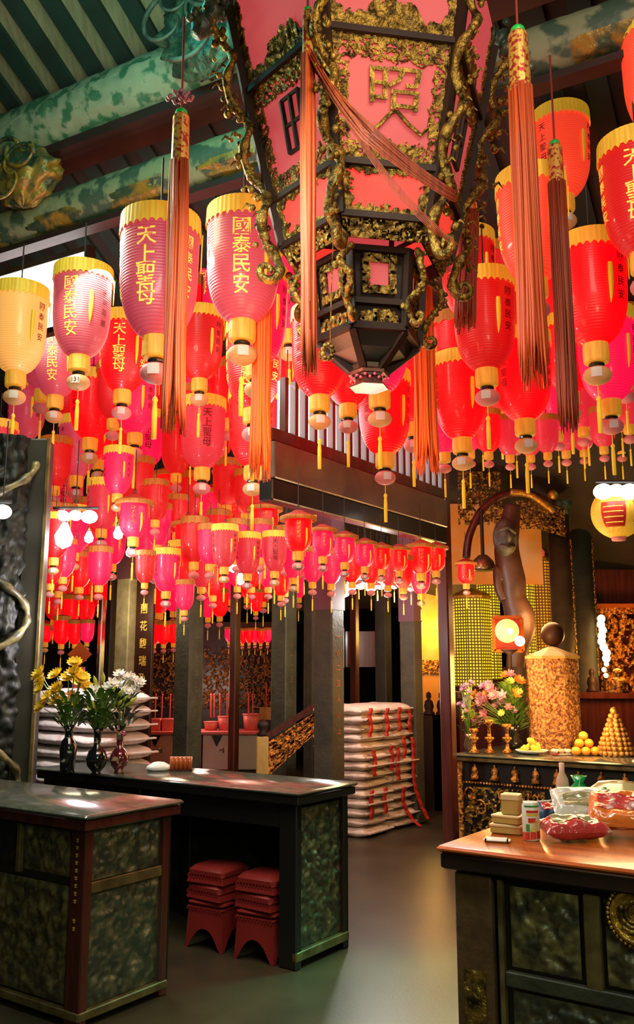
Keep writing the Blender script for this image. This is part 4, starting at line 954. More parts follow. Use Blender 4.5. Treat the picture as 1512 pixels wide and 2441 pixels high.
for k in range(6):
    for sct, ((z1, r1), (z0, r0)) in enumerate(zip(RG, RG[1:])):
        f, w_, h_ = face_map(k, z0, r0, z1, r1, .012)
        g = G(); g.grid(lambda u, v: f(u, v, 0), 4, 4); pobj(g, 'silk_panel', 'panel_pink' if sct < 2 else 'panel_pink_low')
        if k in (2, 3, 4): continue
        wt = (w_*(r1+r0)/2/r0)
        def mk(x, y, sct=sct, k=k, wt=wt, h_=h_):
            e = min(x, wt-x); b = y; tp = h_-y; u = x/wt
            n = noise.noise(Vector((x*26, y*26, k*7+sct*3))); n2 = noise.noise(Vector((x*60, y*60, k)))
            if sct == 0: lim = .075+.03*n; return e < lim*.9 or b < .085+.10*max(0, 1-abs(u-.5)*5.5)+.05*max(0, math.sin(u*22))+.03*n
            if sct == 1:
                dd = min(e*1.15, b*.9, tp*.75); v_ = abs(n) < .19 or n2 > .12
                return (dd < .040+.035*n2 and n2 > -.25) or (dd < .095+.03*n and v_)
            dd = min(e*.8, b*1.05, tp*1.2); return (dd < .035 and n > -.25) or dd < .05+.035*n+.02*n2
        g = G(); filigree(g, lambda x, y, d: f(x/wt, y/h_, .001+d), wt, h_, mk, .0062, .010, k+sct*2.3); pobj(g, 'gilt_fretwork', 'old_gold')
        if sct == 1:
            g = G()
            if k in (0,):
                def tf(x, y, d, f=f): return f(.50+x/wt, .80+y/h_, .012+d*.6)
                vs, fs = glyph('昭'); n = len(g.v); s_ = .235
                for v in vs: g.v.append(Vector(tf(v.x*s_*1.05+.02, v.y*s_*.85-.13, v.z*s_+.006)))
                for q in fs: g.q(*[n+i for i in q])
                pts = [(-.125, -.36), (-.06, -.31), (.0, -.245), (.03, -.235), (.09, -.29), (.16, -.335), (.19, -.30)]
                g.tube([tf(x+.005, y, .006) for x, y in pts], .010, 6)
            else:
                for q in (-1, 0, 1): g.tube([f(.5+q*.11, .28, .012), f(.5+q*.11, .72, .012)], .013, 6)
                for q in (.28, .5, .72): g.tube([f(.39, q, .012), f(.61, q, .012)], .011, 6)
            pobj(g, 'raised_character', 'old_gold' if k == 0 else 'dark_wood', smooth=False)
    for (z, r) in RG[1:]:
        g = G(); g.bar(hexv(r, z, k), hexv(r, z, k+1), .035, .032); pobj(g, 'cross_rail', 'dark_wood')
    g = G(); 
    for (a, b) in zip(RG, RG[1:]): g.bar(hexv(a[1], a[0], k), hexv(b[1], b[0], k), .045, .045)
    pobj(g, 'corner_post', 'dark_wood')
    # gilt frieze and lower tier
    f, w_, h_ = face_map(k, 3.57, .385, 3.65, .425)
    g = G(); g.grid(lambda u, v: f(u, v, -.01), 2, 2); g.mi = 0; pobj(g, 'frieze_back', 'dark_wood')
    g = G(); filigree(g, lambda x, y, d: f(x/w_, y/h_, d), w_, h_, lambda x, y, k=k: vine(24, k+3, .22)(x, y), .0075, .014, k); pobj(g, 'gilt_frieze', 'old_gold')
    f, w_, h_ = face_map(k, 3.18, .255, 3.57, .285)
    g = G(); g.grid(lambda u, v: f(u, v, -.02), 2, 2); pobj(g, 'lower_board', 'dark_wood')
    if k not in (2, 3, 4):
        g = G(); g.grid(lambda u, v: f(.32+.36*u, .50+.34*v, -.012), 2, 2); pobj(g, 'small_panel', 'panel_pink')
        g = G()
        def mk2(x, y, w_=w_, h_=h_, k=k):
            u = x/w_; v = y/h_; n = noise.noise(Vector((x*50, y*50, k)))
            inn = .34 < u < .66 and .52 < v < .82; out = .2 < u < .80 and .42 < v < .92
            return (out and not inn and n > -.22) or (v < .22 and .15 < u < .85 and abs(u-.5)*.2+abs(v-.11) < .13+.05*n and n > -.3)
        filigree(g, lambda x, y, d: f(x/w_, y/h_, d-.006), w_, h_, mk2, .006, .012, k*1.7); pobj(g, 'gilt_surround', 'old_gold')
    g = G(); g.bar(hexv(.295, 3.57, k), hexv(.262, 3.18, k), .035); g.bar(hexv(.268, 3.30, k), hexv(.268, 3.30, k+1), .03); g.bar(hexv(.29, 3.56, k), hexv(.29, 3.56, k+1), .03); g.bar(hexv(.255, 3.18, k), hexv(.255, 3.18, k+1), .035); pobj(g, 'lower_frame', 'dark_wood')
    # upper dragon arm following the post outside, ends in a scroll
    N = 60; ax = (hexv(1, 0, k)-hexv(0, 0, k)).normalized(); sd = Vector((-ax.y, ax.x, 0))
    pts = []; rad = []
    for q in range(N):
        u = q/(N-1); z = 5.0-1.47*u; p = hexv(Rz(max(3.66, z))+.070+.035*math.sin(u*24)-.02*u, z, k)+sd*(.035*math.cos(u*24)); pts.append(p); rad.append(.021+.006*math.sin(u*70)+.006*u)
    c0 = pts[-1]; 
    for q in range(1, 26):
        a = PI+q*.27; rr = .060*(1-q/32); pts.append(c0+ax*(.060+rr*math.cos(a))+Vector((0, 0, rr*math.sin(a)-.01))); rad.append(.027*(1-q/42))
    g = G(); g.tube(pts, rad, 9); rnd = random.Random(k)
    for q in range(46):
        u = q/46; z = 5.0-1.42*u; b = hexv(Rz(max(3.66, z))+.05+rnd.uniform(0, .09), z+rnd.uniform(-.02, .02), k)+sd*rnd.uniform(-.045, .045)
        g.ball(b, rnd.uniform(.010, .022), 6, 4); 
        if q % 2: g.tube([b, b+ax*.03+Vector((0, 0, .02)), b+ax*.05+Vector((0, 0, -.01))], [.010, .007, .002], 5)
    pobj(g, 'dragon_arm', 'old_gold', smooth=True)
    # lower arm
    pts = []; rad = []
    for q in range(30):
        u = q/29; z = 3.55-.33*u; pts.append(hexv(.335+.05*math.sin(u*5)-.0*u, z, k)+sd*.02*math.cos(u*12)); rad.append(.017+.004*math.sin(q*2.1))
    c0 = pts[-1]
    for q in range(1, 22):
        a = PI+q*.28; rr = .042*(1-q/27); pts.append(c0+ax*(.042+rr*math.cos(a))+Vector((0, 0, rr*math.sin(a)))); rad.append(.020*(1-q/36))
    g = G(); g.tube(pts, rad, 8)
    for q in range(14): g.ball(pts[q*2]+ax*rnd.uniform(-.02, .03)+sd*rnd.uniform(-.02, .02), rnd.uniform(.008, .018), 6, 4)
    pobj(g, 'lower_scroll', 'old_gold', smooth=True)
    # canopy arm that carries a tassel
    g = G(); P0 = hexv(.70, 5.02, k); P1_ = hexv(.90, 4.80, k)
    pts = [P0.lerp(P1_, q/14)+Vector((0, 0, .07*math.sin(q/14*PI))) for q in range(15)]
    g.tube(pts, [.05+.018*math.sin(q*1.7) for q in range(15)], 8)
    for q in range(24): g.ball(pts[rnd.randint(2, 14)]+Vector((rnd.uniform(-.06, .06), rnd.uniform(-.06, .06), rnd.uniform(-.06, .06))), rnd.uniform(.012, .03), 6, 4)
    pobj(g, 'canopy_arm', 'gilt_green', smooth=True)
# bottom: dark funnel and a little roofed house with red beads
g = G(); g.lathe([(.26, 3.19), (.20, 3.10), (.10, 3.05), (.085, 2.99)], 6, c=(PC.x, PC.y, 0), a0=math.radians(-120)+YAW); pobj(g, 'funnel', 'black_wood')
for k in range(6):
    g = G(); a = hexv(.25, 3.17, k); b = hexv(.07, 3.02, k); g.bar(a, b, .035, .05); pobj(g, 'bracket', 'dark_wood')
g = G(); g.lathe([(.02, 3.09), (.11, 3.015), (.105, 3.0), (.07, 3.0), (.07, 2.955), (.10, 2.95), (.10, 2.94)], 6, c=(PC.x, PC.y, 0), a0=math.radians(-120)+YAW); pobj(g, 'hanging_house', 'red_wood')
g = G()
for i in range(24): a = 2*PI*i/24; g.ball(PC+Vector((.09*math.cos(a), .09*math.sin(a), 2.975+.014*(i % 2))), .008, 6, 4)
pobj(g, 'bead_band', 'lotus_pink', smooth=True)
g = G(); g.lathe([(.03, 5.0), (.03, 6.6)], 8, c=(PC.x, PC.y, 0)); g.lathe([(.5, 5.06), (.2, 5.2), (.05, 5.25)], 6, c=(PC.x, PC.y, 0), a0=math.radians(-120)+YAW); pobj(g, 'hanging_rod', 'dark_wood')
g = G(); g.ball(at(828, 345, 3.82), .011, 8, 6); pobj(g, 'bulb', 'lamp_white', smooth=True)
g = G()
for kk in (1, 5): pass
pp = [at(795, 560, 3.80), at(790, 700, 3.82), at(788, 815, 3.84)]; g.tube(pp, .003, 5); pobj(g, 'chain', 'old_gold')
g = G(); p = at(782, 838, 3.84)
for i in range(9): a = 2*PI*i/9; g.ball(p+Vector((.022*math.cos(a), 0, .034*math.sin(a))), .013, 7, 5)
pobj(g, 'pendant', 'old_gold', smooth=True)

# ---------------------------------------------------------------- the long silk tassels
def tassel(px, py_top, py_bot, wpx, Y, m, label, seed, sleeve=.26, split=True, wtop=None):
    top = at(px[0], py_top, Y); bot = at(px[1], py_bot, Y); bot.z = bot.z; bot = Vector((bot.x, bot.y, bot.z)); rnd = random.Random(seed)
    Lg = top.z-bot.z; r = wpx/2/(F*k_of(px[0], (py_top+py_bot)/2)**-1 if False else F)*Y*.95
    t = thing('silk_tassel', label, 'tassel', top, 0, 'long silk tassels of the palace lantern'); dx = bot.x-top.x
    g = G(); g.ball((0, 0, -.02), r*.62, 16, 8, sz=.85); g.obj('bead', 'green_bead', t, smooth=True)
    g = G(); g.lathe([(r*.62, -.03), (r*.80, -.045), (r*.86, -.05-sleeve), (r*.80, -.055-sleeve)], 24, wob=lambda i, k: 1+.03*(i % 2))
    g.obj('gilt_sleeve', 'sleeve_gold', t, smooth=False)
    g = G(); n = 96
    for i in range(n):
        a = rnd.uniform(0, 2*PI); q = math.sqrt(rnd.uniform(.25, 1)); x0 = r*.9*q*math.cos(a); y0 = r*.9*q*math.sin(a)
        ln = Lg*rnd.uniform(.90, 1.0); sp = rnd.uniform(.95, 1.22); bend = rnd.uniform(-.006, .006)
        side = (1 if x0 > 0 else -1)*r*.18 if split else 0
        pts = [(x0+(x0*(sp-1)+dx+side*1.0*(u**6))*u+bend*math.sin(u*5), y0*(1+(sp-1)*u), -.05-sleeve*.95-(ln-.05-sleeve)*u) for u in (0, .25, .5, .75, .9, 1)]
        g.tube(pts, [rnd.uniform(.005, .0085)]*5+[.002], 5)
    g.obj('strands', m, t, smooth=True)
    g = G(); g.lathe([(.006, 0), (.006, .55 if py_top > 100 else .25)], 6); g.obj('cord', 'cord', t)
    return t, top, r
T1 = tassel((433, 414), 262, 1048, 56, 4.15, 'silk_orange', 'long red tassel with green bead hanging farthest left, past the pink knot', 1)
T2 = tassel((734, 738), 14, 905, 36, 3.62, 'silk_orange', 'thin long tassel crossing the front of the palace lantern, stray strands to its right', 2, sleeve=.22, split=False)
T3 = tassel((627, 622), 560, 1150, 50, 4.85, 'silk_lit', 'bright orange tassel ending above the capped lanterns, under the left scroll', 3, sleeve=.05)
T4 = tassel((1005, 1020), 640, 1135, 56, 5.0, 'silk_lit', 'bright orange tassel hanging below the right of the palace lantern base', 4, sleeve=.05)
T5 = tassel((1234, 1276), 66, 938, 68, 3.70, 'silk_orange', 'widest long orange tassel at right, frayed into two ends', 5, sleeve=.28)
T6 = tassel((1322, 1358), 336, 1040, 48, 4.60, 'silk_red', 'dark rust tassel just right of the widest one', 6, sleeve=.22, split=False)
T7 = tassel((1118, 1110), 470, 790, 52, 4.75, 'silk_red', 'short rust tassel half hidden behind the right dragon arm', 7, sleeve=.05, split=False)
t, top, r = T1
g = G()
for i in range(40): a = random.uniform(0, 6.28); q = random.uniform(0, .075); g.ball((q*math.cos(a)*1.1, q*math.sin(a)*.5, .07+random.uniform(-.02, .05)*(1-q*8)), .012, 6, 4)
g.obj('silk_knot', 'petal_pink', t, smooth=True)
t, top, r = T2
g = G(); rnd = random.Random(5)
for i in range(20):
    s = Vector((rnd.uniform(-.01, .03), rnd.uniform(-.02, .02), -.24)); e = at(1085+rnd.uniform(-6, 6), 468+rnd.uniform(-12, 12), 3.50)-top; m_ = at(880+rnd.uniform(-14, 14), 320+rnd.uniform(-16, 16), 3.40)-top
    g.tube([s.lerp(m_, u*2)+Vector((0, 0, -.03*math.sin(u*2*PI))) if u < .5 else m_.lerp(e, u*2-1)+Vector((0, 0, -.02*math.sin((u*2-1)*PI))) for u in [q/12 for q in range(13)]], .0045, 5)
for i in range(6):
    s = Vector((.02, 0, -.26)); e = at(1040+i*12, 560+i*6, 3.55)-top; g.tube([s.lerp(e, q/8)+Vector((0, 0, -.10*math.sin(q/8*PI))) for q in range(9)], .002, 4)
g.obj('stray_strands', 'silk_red', t, smooth=True)
# ---------------------------------------------------------------- sacks
def sack_mesh(lx, ly, h, seed, nrm=10):
    g = G(); rnd = random.Random(seed); nu, nv = 26, 20; off = Vector((seed*3.3, 1, seed))
    def P(u, v):
        a = 2*PI*u; s = math.sin(PI*v); c = math.cos(PI*v)
        x = math.copysign(abs(math.cos(a))**.42, math.cos(a))*s**.38; y = math.copysign(abs(math.sin(a))**.42, math.sin(a))*s**.38
        x *= lx/2*(1+.02*math.sin(seed)); y *= ly/2; edge = max(abs(x)/(lx/2), abs(y)/(ly/2))
        z = -c*h/2*(1.12-.38*edge**4)+.010*noise.noise(Vector((x*9, y*9, c))+off)
        x *= 1+.035*noise.noise(Vector((x*5, y*5, 9))+off); y *= 1+.06*noise.noise(Vector((x*8, y*8, 2))+off); z += -.012*edge**3*(1+noise.noise(Vector((x*7, y*7, 4))+off))
        return (x, y, z)
    g.grid(P, nu*2, nv, closed_u=True); return g
WORDN = ['top', 'second', 'third', 'fourth', 'fifth', 'sixth', 'seventh', 'eighth', 'ninth', 'tenth', 'eleventh', 'twelfth', 'thirteenth', 'fourteenth', 'fifteenth']
def sack_stack(corner, layers, hs, cols, lx, ly, m, stackname, group, cat='sack', rng=3):
    """near corner of the pile on the floor; cols sacks follow each other away from us"""
    ms = [sack_mesh(lx, ly, hs*1.10, 3+i).mesh('sack_body', m) for i in range(rng)]
    seams = []
    for i in range(rng):
        s = G(); s.box(lx/2-.006, lx/2+.022, -ly*.42, ly*.42, -.008, .004); seams.append(s.mesh('seam', m, False))
    for k in range(layers):
        for c in range(cols):
            x = -lx/2+random.uniform(-.02, .02)-(.03 if k > 8 else 0); y = ly*.97*(c+.5)+random.uniform(-.006, .006); z = hs*(k+.5)+.006
            p = corner + BX*x + BY*y; fromtop = layers-1-k
            where = (['near', 'far'] if cols == 2 else ['near', 'middle', 'far'])[c] if cols > 1 else ''
            lab = '%s sack in the %s, %s end' % (WORDN[fromtop] if fromtop == 0 else WORDN[fromtop]+' from top', stackname, where) if cols > 1 else '%s sack in the %s' % (WORDN[fromtop], stackname)
            o = bpy.data.objects.new('sack', ms[(k+c) % rng]); C.objects.link(o); tag(o, lab, cat, group)
            o.location = (p.x, p.y, z); o.rotation_euler = (random.uniform(-.012, .012), random.uniform(-.012, .012), ROT+random.uniform(-.035, .035))
            o2 = bpy.data.objects.new('seam', seams[(k+c) % rng]); C.objects.link(o2); o2.parent = o
SC = atz(868, 2001, 0)
sack_stack(SC, 14, .0865, 2, .62, .56, 'sack', 'ribboned pile before the red upright', 'white sacks piled beside the red upright')
# red ribbons draped over the pile
def ribbon(yo, z1, z0, label, curl=0.):
    g = G(); n = 40; w_ = .034; P = []
    for i in range(n+1):
        u = i/n; z = z1+(z0-z1)*u; xo = .014+.010*abs(math.sin(z/.0865*PI)); yy = yo+.012*math.sin(u*9+yo*20)+curl*u**3*.25
        P.append((xo+curl*.2*u**4, yy, max(z, .01+.0*u)))
    for i in range(n):
        pass
    for (x, y, z) in P:
        for (dy, dx) in ((-w_, 0), (w_, 0), (w_, .005), (-w_, .005)): g.v.append(Vector((x+dx, y+dy, z)))
    for i in range(n):
        for a, b in ((0, 1), (1, 2), (2, 3), (3, 0)): g.q(4*i+a, 4*i+b, 4*i+4+b, 4*i+4+a)
    g.q(3, 2, 1, 0); g.q(4*n, 4*n+1, 4*n+2, 4*n+3)
    o = g.obj('red_ribbon', 'ribbon_red', smooth=True); o.location = SC; o.rotation_euler = (0, 0, ROT); tag(o, label, 'ribbon', 'red ribbons hanging on the sack pile')
for (yo, a, b, lab, cu) in ((.10, 1.20, .93, 'topmost nearest red ribbon on the ribboned sack pile', 0), (.42, 1.19, .92, 'red ribbon on the top sacks, second from the near corner', 0), (.66, 1.19, .95, 'red ribbon on the top sacks, third from the near corner', 0), (.88, 1.16, .93, 'narrow red ribbon on the top sacks at the far edge', 0),
    (.17, .80, .56, 'red ribbon halfway down the sack pile, near side', 0), (.50, .82, .58, 'red ribbon halfway down the pile, left of a close twin', 0), (.62, .80, .48, 'longer red ribbon halfway down the pile, right of its twin', 0), (.76, .90, .68, 'short red ribbon above the middle of the pile', 0), (.93, .88, .05, 'longest red ribbon trailing down the far edge onto the floor', .5),
    (.11, .43, .17, 'lowest red ribbon next to the near corner of the pile', 0), (.36, .43, .19, 'low red ribbon in the middle of the pile', 0), (.72, .40, .012, 'low red ribbon reaching the floor and curling away', .6)):
    ribbon(yo, a, b, lab, cu)
SC2 = at(240, 1860, 6.5); SC2 = Vector((SC2.x, SC2.y, 0))
sack_stack(SC2+BX*.02, 14, .1, 1, .95, .60, 'sack_pink', 'plain pile behind the flower vases', 'pale sacks piled behind the vases')
# ---------------------------------------------------------------- things on the long table
def petals(g, c, r, n, up, cup=.35, seed=0):
    """one bloom: n separate curved petals round a centre"""
    up = up.normalized(); a_ = up.orthogonal().normalized(); b_ = up.cross(a_)
    for i in range(n):
        an = 2*PI*i/n+seed; d = a_*math.cos(an)+b_*math.sin(an); s = up.cross(d)
        n0 = len(g.v)
        for (t_, w_) in ((.05, .10), (.45, .30), (.8, .24), (1.05, .02)):
            base = c+d*(r*t_)+up*(r*cup*t_*t_); g.v.append(base-s*(r*w_)+up*r*.03); g.v.append(base+s*(r*w_)+up*r*.03)
        for q in range(3): g.q(n0+2*q, n0+2*q+1, n0+2*q+3, n0+2*q+2)
def leafy(g, a, b, w_, bend):
    n0 = len(g.v); d = (b-a); s = d.cross(Vector((0, .3, 1))).normalized()
    for q in range(6):
        u = q/5; p = a+d*u+bend*math.sin(PI*u); ww = w_*math.sin(PI*min(1, .12+.88*u))
        g.v.append(p-s*ww); g.v.append(p+s*ww)
    for q in range(5): g.q(n0+2*q, n0+2*q+1, n0+2*q+3, n0+2*q+2)
def vase(px, py, Y, h, prof, m, label):
    p = atz(px, py, H) if Y is None else at(px, py, Y)
    t = thing('vase', label, 'vase', (p.x, p.y, H+.001)); g = G(); g.lathe([(r*h, z*h) for r, z in prof]+[(prof[-1][0]*h*.8, prof[-1][1]*h), (prof[-1][0]*h*.7, prof[-1][1]*h*.7), (.001, prof[-1][1]*h*.68)], 26); g.obj('vase_body', m, t, smooth=True); return t, p
def bouquet(name, label, base, blooms, leaves, stem_h, seed, group=None):
    """blooms: list of (dx, dy, dz, r, petals, material)"""
    t = thing(name, label, 'flowers', base); rnd = random.Random(seed)
    g = G()
    for b in blooms: g.tube([(0, 0, -.06), (b[0]*.4, b[1]*.4, b[2]*.45), (b[0]*.95, b[1]*.95, b[2]-.01)], .003, 5)
    g.obj('stems', 'leaf', t, smooth=True)
    for b in blooms:
        g = G(); c = Vector(b[:3]); up = Vector((b[0], b[1]-.12, .10+b[2]*.2))
        if b[4] == 0: g.lathe([(.001, 0), (b[3]*.28, b[3]*.4), (b[3]*.30, b[3]*1.1), (.001, b[3]*2.0)], 8, c=c, R=up.to_track_quat('Z', 'Y').to_matrix())
        else:
            petals(g, c, b[3], b[4], up, .4, rnd.random()*6); petals(g, c+up.normalized()*b[3]*.12, b[3]*.68, b[4], up, .8, rnd.random()*6); g.ball(c+up.normalized()*b[3]*.12, b[3]*.22, 8, 5)
        g.obj('bloom', b[5], t, smooth=True)
    g = G()
    for i in range(leaves):
        a = rnd.uniform(0, 2*PI); rr = rnd.uniform(.04, .14)*(1+stem_h); z = rnd.uniform(.0, stem_h)
        leafy(g, Vector((rr*.45*math.cos(a), rr*.45*math.sin(a), z*.9)), Vector((rr*math.cos(a), rr*math.sin(a), z+.03)), .017, Vector((0, 0, .02)))
    g.obj('leaves', 'leaf' if seed % 2 == 0 else 'leaf_dark', t, smooth=True, kind='stuff')
    return t
R_ = random.Random(11)
v1 = [(.13, 0), (.15, .02), (.16, .2), (.185, .5), (.15, .66), (.09, .74), (.085, .86), (.12, 1.)]
v2 = [(.12, 0), (.09, .05), (.2, .18), (.235, .32), (.18, .5), (.08, .6), (.075, .84), (.11, 1.)]
t_, p = vase(160, 1844, None, .30, v1, 'porcelain_black', 'black speckled porcelain vase with yellow chrysanthemums, leftmost on the long table')
bl = [(R_.uniform(-.22, .04), R_.uniform(-.06, .06), R_.uniform(.12, .34), R_.uniform(.045, .068), 12, 'petal_yellow') for _ in range(16)]+[(.07, -.02, .30, .055, 12, 'petal_yellow'), (.10, 0, .24, .05, 12, 'petal_yellow'), (.02, -.02, .40, .05, 12, 'petal_yellow'), (.05, 0, .10, .03, 9, 'petal_lilac'), (.09, -.02, .08, .03, 9, 'petal_lilac'), (0, 0, .2, .035, 9, 'petal_orange')]
bouquet('yellow_bouquet', 'yellow chrysanthemum bouquet in the left black vase, before the pale sacks', (p.x, p.y, H+.29), bl, 80, .20, 2)
t_, p = vase(229, 1846, None, .29, v2, 'porcelain_black', 'round-bellied black vase with pale lily buds, middle of the three')
bl = [(R_.uniform(-.07, .18), R_.uniform(-.06, .06), R_.uniform(.08, .30), R_.uniform(.035, .05), 0, 'petal_bud') for _ in range(18)]+[(R_.uniform(-.06, .2), R_.uniform(-.05, .05), R_.uniform(.24, .36), R_.uniform(.03, .045), 6, 'petal_white') for _ in range(6)]
bouquet('lily_bouquet', 'green lily buds and white blooms in the middle black vase', (p.x, p.y, H+.28), bl, 110, .24, 4)
t_, p = vase(283, 1842, None, .27, v2, 'porcelain_red', 'dark red painted vase behind the lilies, rightmost of the three vases')
bl = [(R_.uniform(-.04, .16), R_.uniform(-.04, .05), R_.uniform(.12, .36), R_.uniform(.03, .045), 7, 'petal_white') for _ in range(8)]+[(.0, 0, .02, .02, 7, 'petal_lilac'), (.03, -.02, -.02, .02, 7, 'petal_pink')]
bouquet('white_bouquet', 'white blossoms over dark leaves in the rightmost red vase', (p.x, p.y, H+.26), bl, 90, .26, 5)
p = atz(378, 1836, H); t = thing('covered_dish', 'small white cloth-covered dish at the back of the long table', 'dish', (p.x, p.y, H+.001))
g = G(); g.lathe([(.001, .0), (.07, 0), (.08, .012), (.07, .03), (.035, .05), (.001, .055)], 20, wob=lambda i, k: 1+.06*math.sin(i*1.9)); g.obj('cloth', 'packet_white', t, smooth=True)
p = atz(431, 1838, H); t = thing('cup_rack', 'little red-brown wooden cup holder on the long table by the inscribed pillar', 'holder', (p.x, p.y, H+.001))
for i in range(5):
    g = G(); g.lathe([(.016, 0), (.018, .09), (.013, .09), (.012, .01)], 10, c=(-.056+.028*i, 0, 0)); g.obj('wooden_cup', 'orange_top', t, smooth=True)
g = G(); g.box(-.075, .075, -.02, .02, .0, .012); g.obj('tray', 'red_wood', t)
# ---------------------------------------------------------------- offerings on the counter
def cpt(px, py): p = atz(px, py, H); return Vector((p.x, p.y, H+.001))
def paper_box(px, py, w_, d_, h_, z, rz, m, name, label, lid=None):
    p = cpt(px, py); t = thing(name, label, 'box', (p.x, p.y, H+.001+z), rz)
    g = G(); g.box(-w_/2, w_/2, 0, d_, 0, h_, bev=.004); g.obj('carton', m, t, auto=True)
    if lid: g = G(); g.box(-w_/2-.002, w_/2+.002, -.002, d_+.002, h_*.72, h_+.002, bev=.003); g.obj('lid', lid, t, auto=True)
    return t
paper_box(1205, 1990, .125, .085, .036, 0, -.5, 'box_gold', 'gold_box', 'lowest gold paper box on the orange counter, beside the can', 'box_lid')
paper_box(1205, 1990, .115, .080, .032, .039, -.62, 'box_gold', 'gold_box', 'middle gold paper box of the little stack by the can', 'box_lid')
paper_box(1218, 1990, .070, .060, .078, .0735, -.45, 'box_gold', 'gold_box', 'upright gold box on top of the little stack by the can', 'box_lid')
p = cpt(1184, 2010); t = thing('white_packet', 'small flat white packet at the edge of the orange counter', 'packet', p, -.3); g = G(); g.box(-.05, .05, 0, .05, 0, .014, bev=.006); g.obj('wrapper', 'packet_white', t, auto=True)
g = G(); g.box(-.044, -.038, -.001, .051, .0, .0148); g.box(.038, .044, -.001, .051, .0, .0148); g.obj('seal', 'porcelain_black', t)
p = cpt(1268, 2003); t = thing('drink_can', 'white drink can printed red, yellow and green standing on the counter', 'can', p)
g = G(); g.lathe([(.030, 0), (.033, .006), (.033, .128), (.028, .138), (.028, .142), (.026, .138), (.001, .137)], 26); g.obj('can_body', 'can_white', t, smooth=True)
def band(z0, z1, a0, a1, m, r=.0334, wav=0):
    g = G(); g.grid(lambda u, v: (r*math.cos(a0+(a1-a0)*u), r*math.sin(a0+(a1-a0)*u), z0+(z1-z0)*v+wav*math.sin(u*9)), 18, 3); g.obj('printed_band', m, t, smooth=True)
band(.006, .034, 0, 2*PI, 'can_red', wav=.003); band(.104, .113, -2.3, -.8, 'can_red', .0337); band(.093, .101, -2.3, -.8, 'can_yellow', .0337); band(.068, .085, -2.1, -1.2, 'can_red', .0337)
for k in range(5): band(.036+.009*k, .041+.009*k, -1.9+.14*k, -.9, 'can_yellow', .0338, .003)
band(.036, .062, -2.4, -1.95, 'can_green', .0337); band(.125, .131, -2.6, -.5, 'can_green', .0337)
def bag(px, py, w_, d_, h_, rz, m, m2, label, seed, tilt=.2, dz=0):
    p = cpt(px, py); t = thing('snack_bag', label, 'snack bag', (p.x, p.y, H+.003+dz), rz, 'shiny snack bags on the orange counter'); off = Vector((seed, seed*2, 0))
    R = Matrix.Rotation(tilt, 4, 'X')
    def P(u, v, s_):
        e = max(0, 1-abs(2*u-1)**4)*max(0, 1-abs(2*v-1)**4); n = noise.noise(Vector((u*5, v*5, s_))+off)+.45*abs(noise.noise(Vector((u*13, v*13, s_*2))+off))
        q = R @ Vector(((u-.5)*w_, v*d_, s_*h_*.5*(e**.6*(1+.35*n))+h_*.5)); return q
    for s_, mm, nm in ((1, m, 'printed_front'), (-1, m, 'wrapper_back')):
        g = G(); g.grid(lambda u, v: P(u, v, s_), 26, 20); g.obj(nm, mm, t, smooth=True)
    g = G(); g.grid(lambda u, v: P(.16+.6*u, .3+.4*v, 1)+Vector((0, 0, .002)), 18, 14); g.obj('printed_patch', m2, t, smooth=True); return t
bag(1385, 2010, .26, .14, .07, .10, 'bag_red', 'bag_clear', 'crumpled red and clear snack bag lying in front on the counter', 3, .15)
bag(1400, 1985, .25, .16, .07, -.05, 'bag_white', 'bag_clear', 'white foil snack bag with green top leaning behind the red one', 5, .75, .02)
bag(1395, 1965, .22, .12, .05, -.05, 'bag_green', 'bag_white', 'green foil bag standing behind the white one', 7, 1.0, .03)
bag(1480, 2000, .24, .2, .08, -.35, 'bag_orange', 'bag_red', 'large orange-brown snack bag sloping down at the right edge', 9, .55, .01)
bag(1320, 1965, .13, .10, .05, .2, 'navy', 'bag_red', 'dark blue packet with pink print beside the can', 12, .7, .0)
p = cpt(1345, 1945); t = thing('paper_bottle', 'pinkish paper-wrapped bottle standing behind the snack bags', 'bottle', p)
g = G(); g.lathe([(.026, 0), (.030, .01), (.030, .12), (.026, .16), (.012, .19), (.012, .23), (.001, .23)], 18); g.obj('wrapped_body', 'skin_paper', t, smooth=True)
g = G(); g.lathe([(.0305, .05), (.0305, .10)], 18, cap=False); g.obj('paper_label', 'packet_white', t)
p = cpt(1385, 1950); t = thing('green_bag', 'knotted green plastic bag behind the white snack bag', 'bag', p)
g = G(); g.lathe([(.001, 0), (.07, .01), (.085, .05), (.06, .11), (.02, .15), (.035, .18), (.001, .17)], 22, wob=lambda i, k: 1+.2*noise.noise(Vector((i*.9, k*.8, 3)))); g.obj('bag_body', 'bag_green', t, smooth=True)
p = cpt(1478, 1935); t = thing('glass_bowl', 'large clear plastic-covered bowl at the back right of the counter', 'bowl', p)
g = G(); g.lathe([(.05, 0), (.10, .03), (.14, .09), (.13, .10), (.09, .13), (.001, .14)], 28); g.obj('bowl_body', 'bag_clear', t, smooth=True)
g = G(); g.box(-.05, -.01, -.12, -.118, .05, .09); g.obj('sticker', 'box_lid', t)
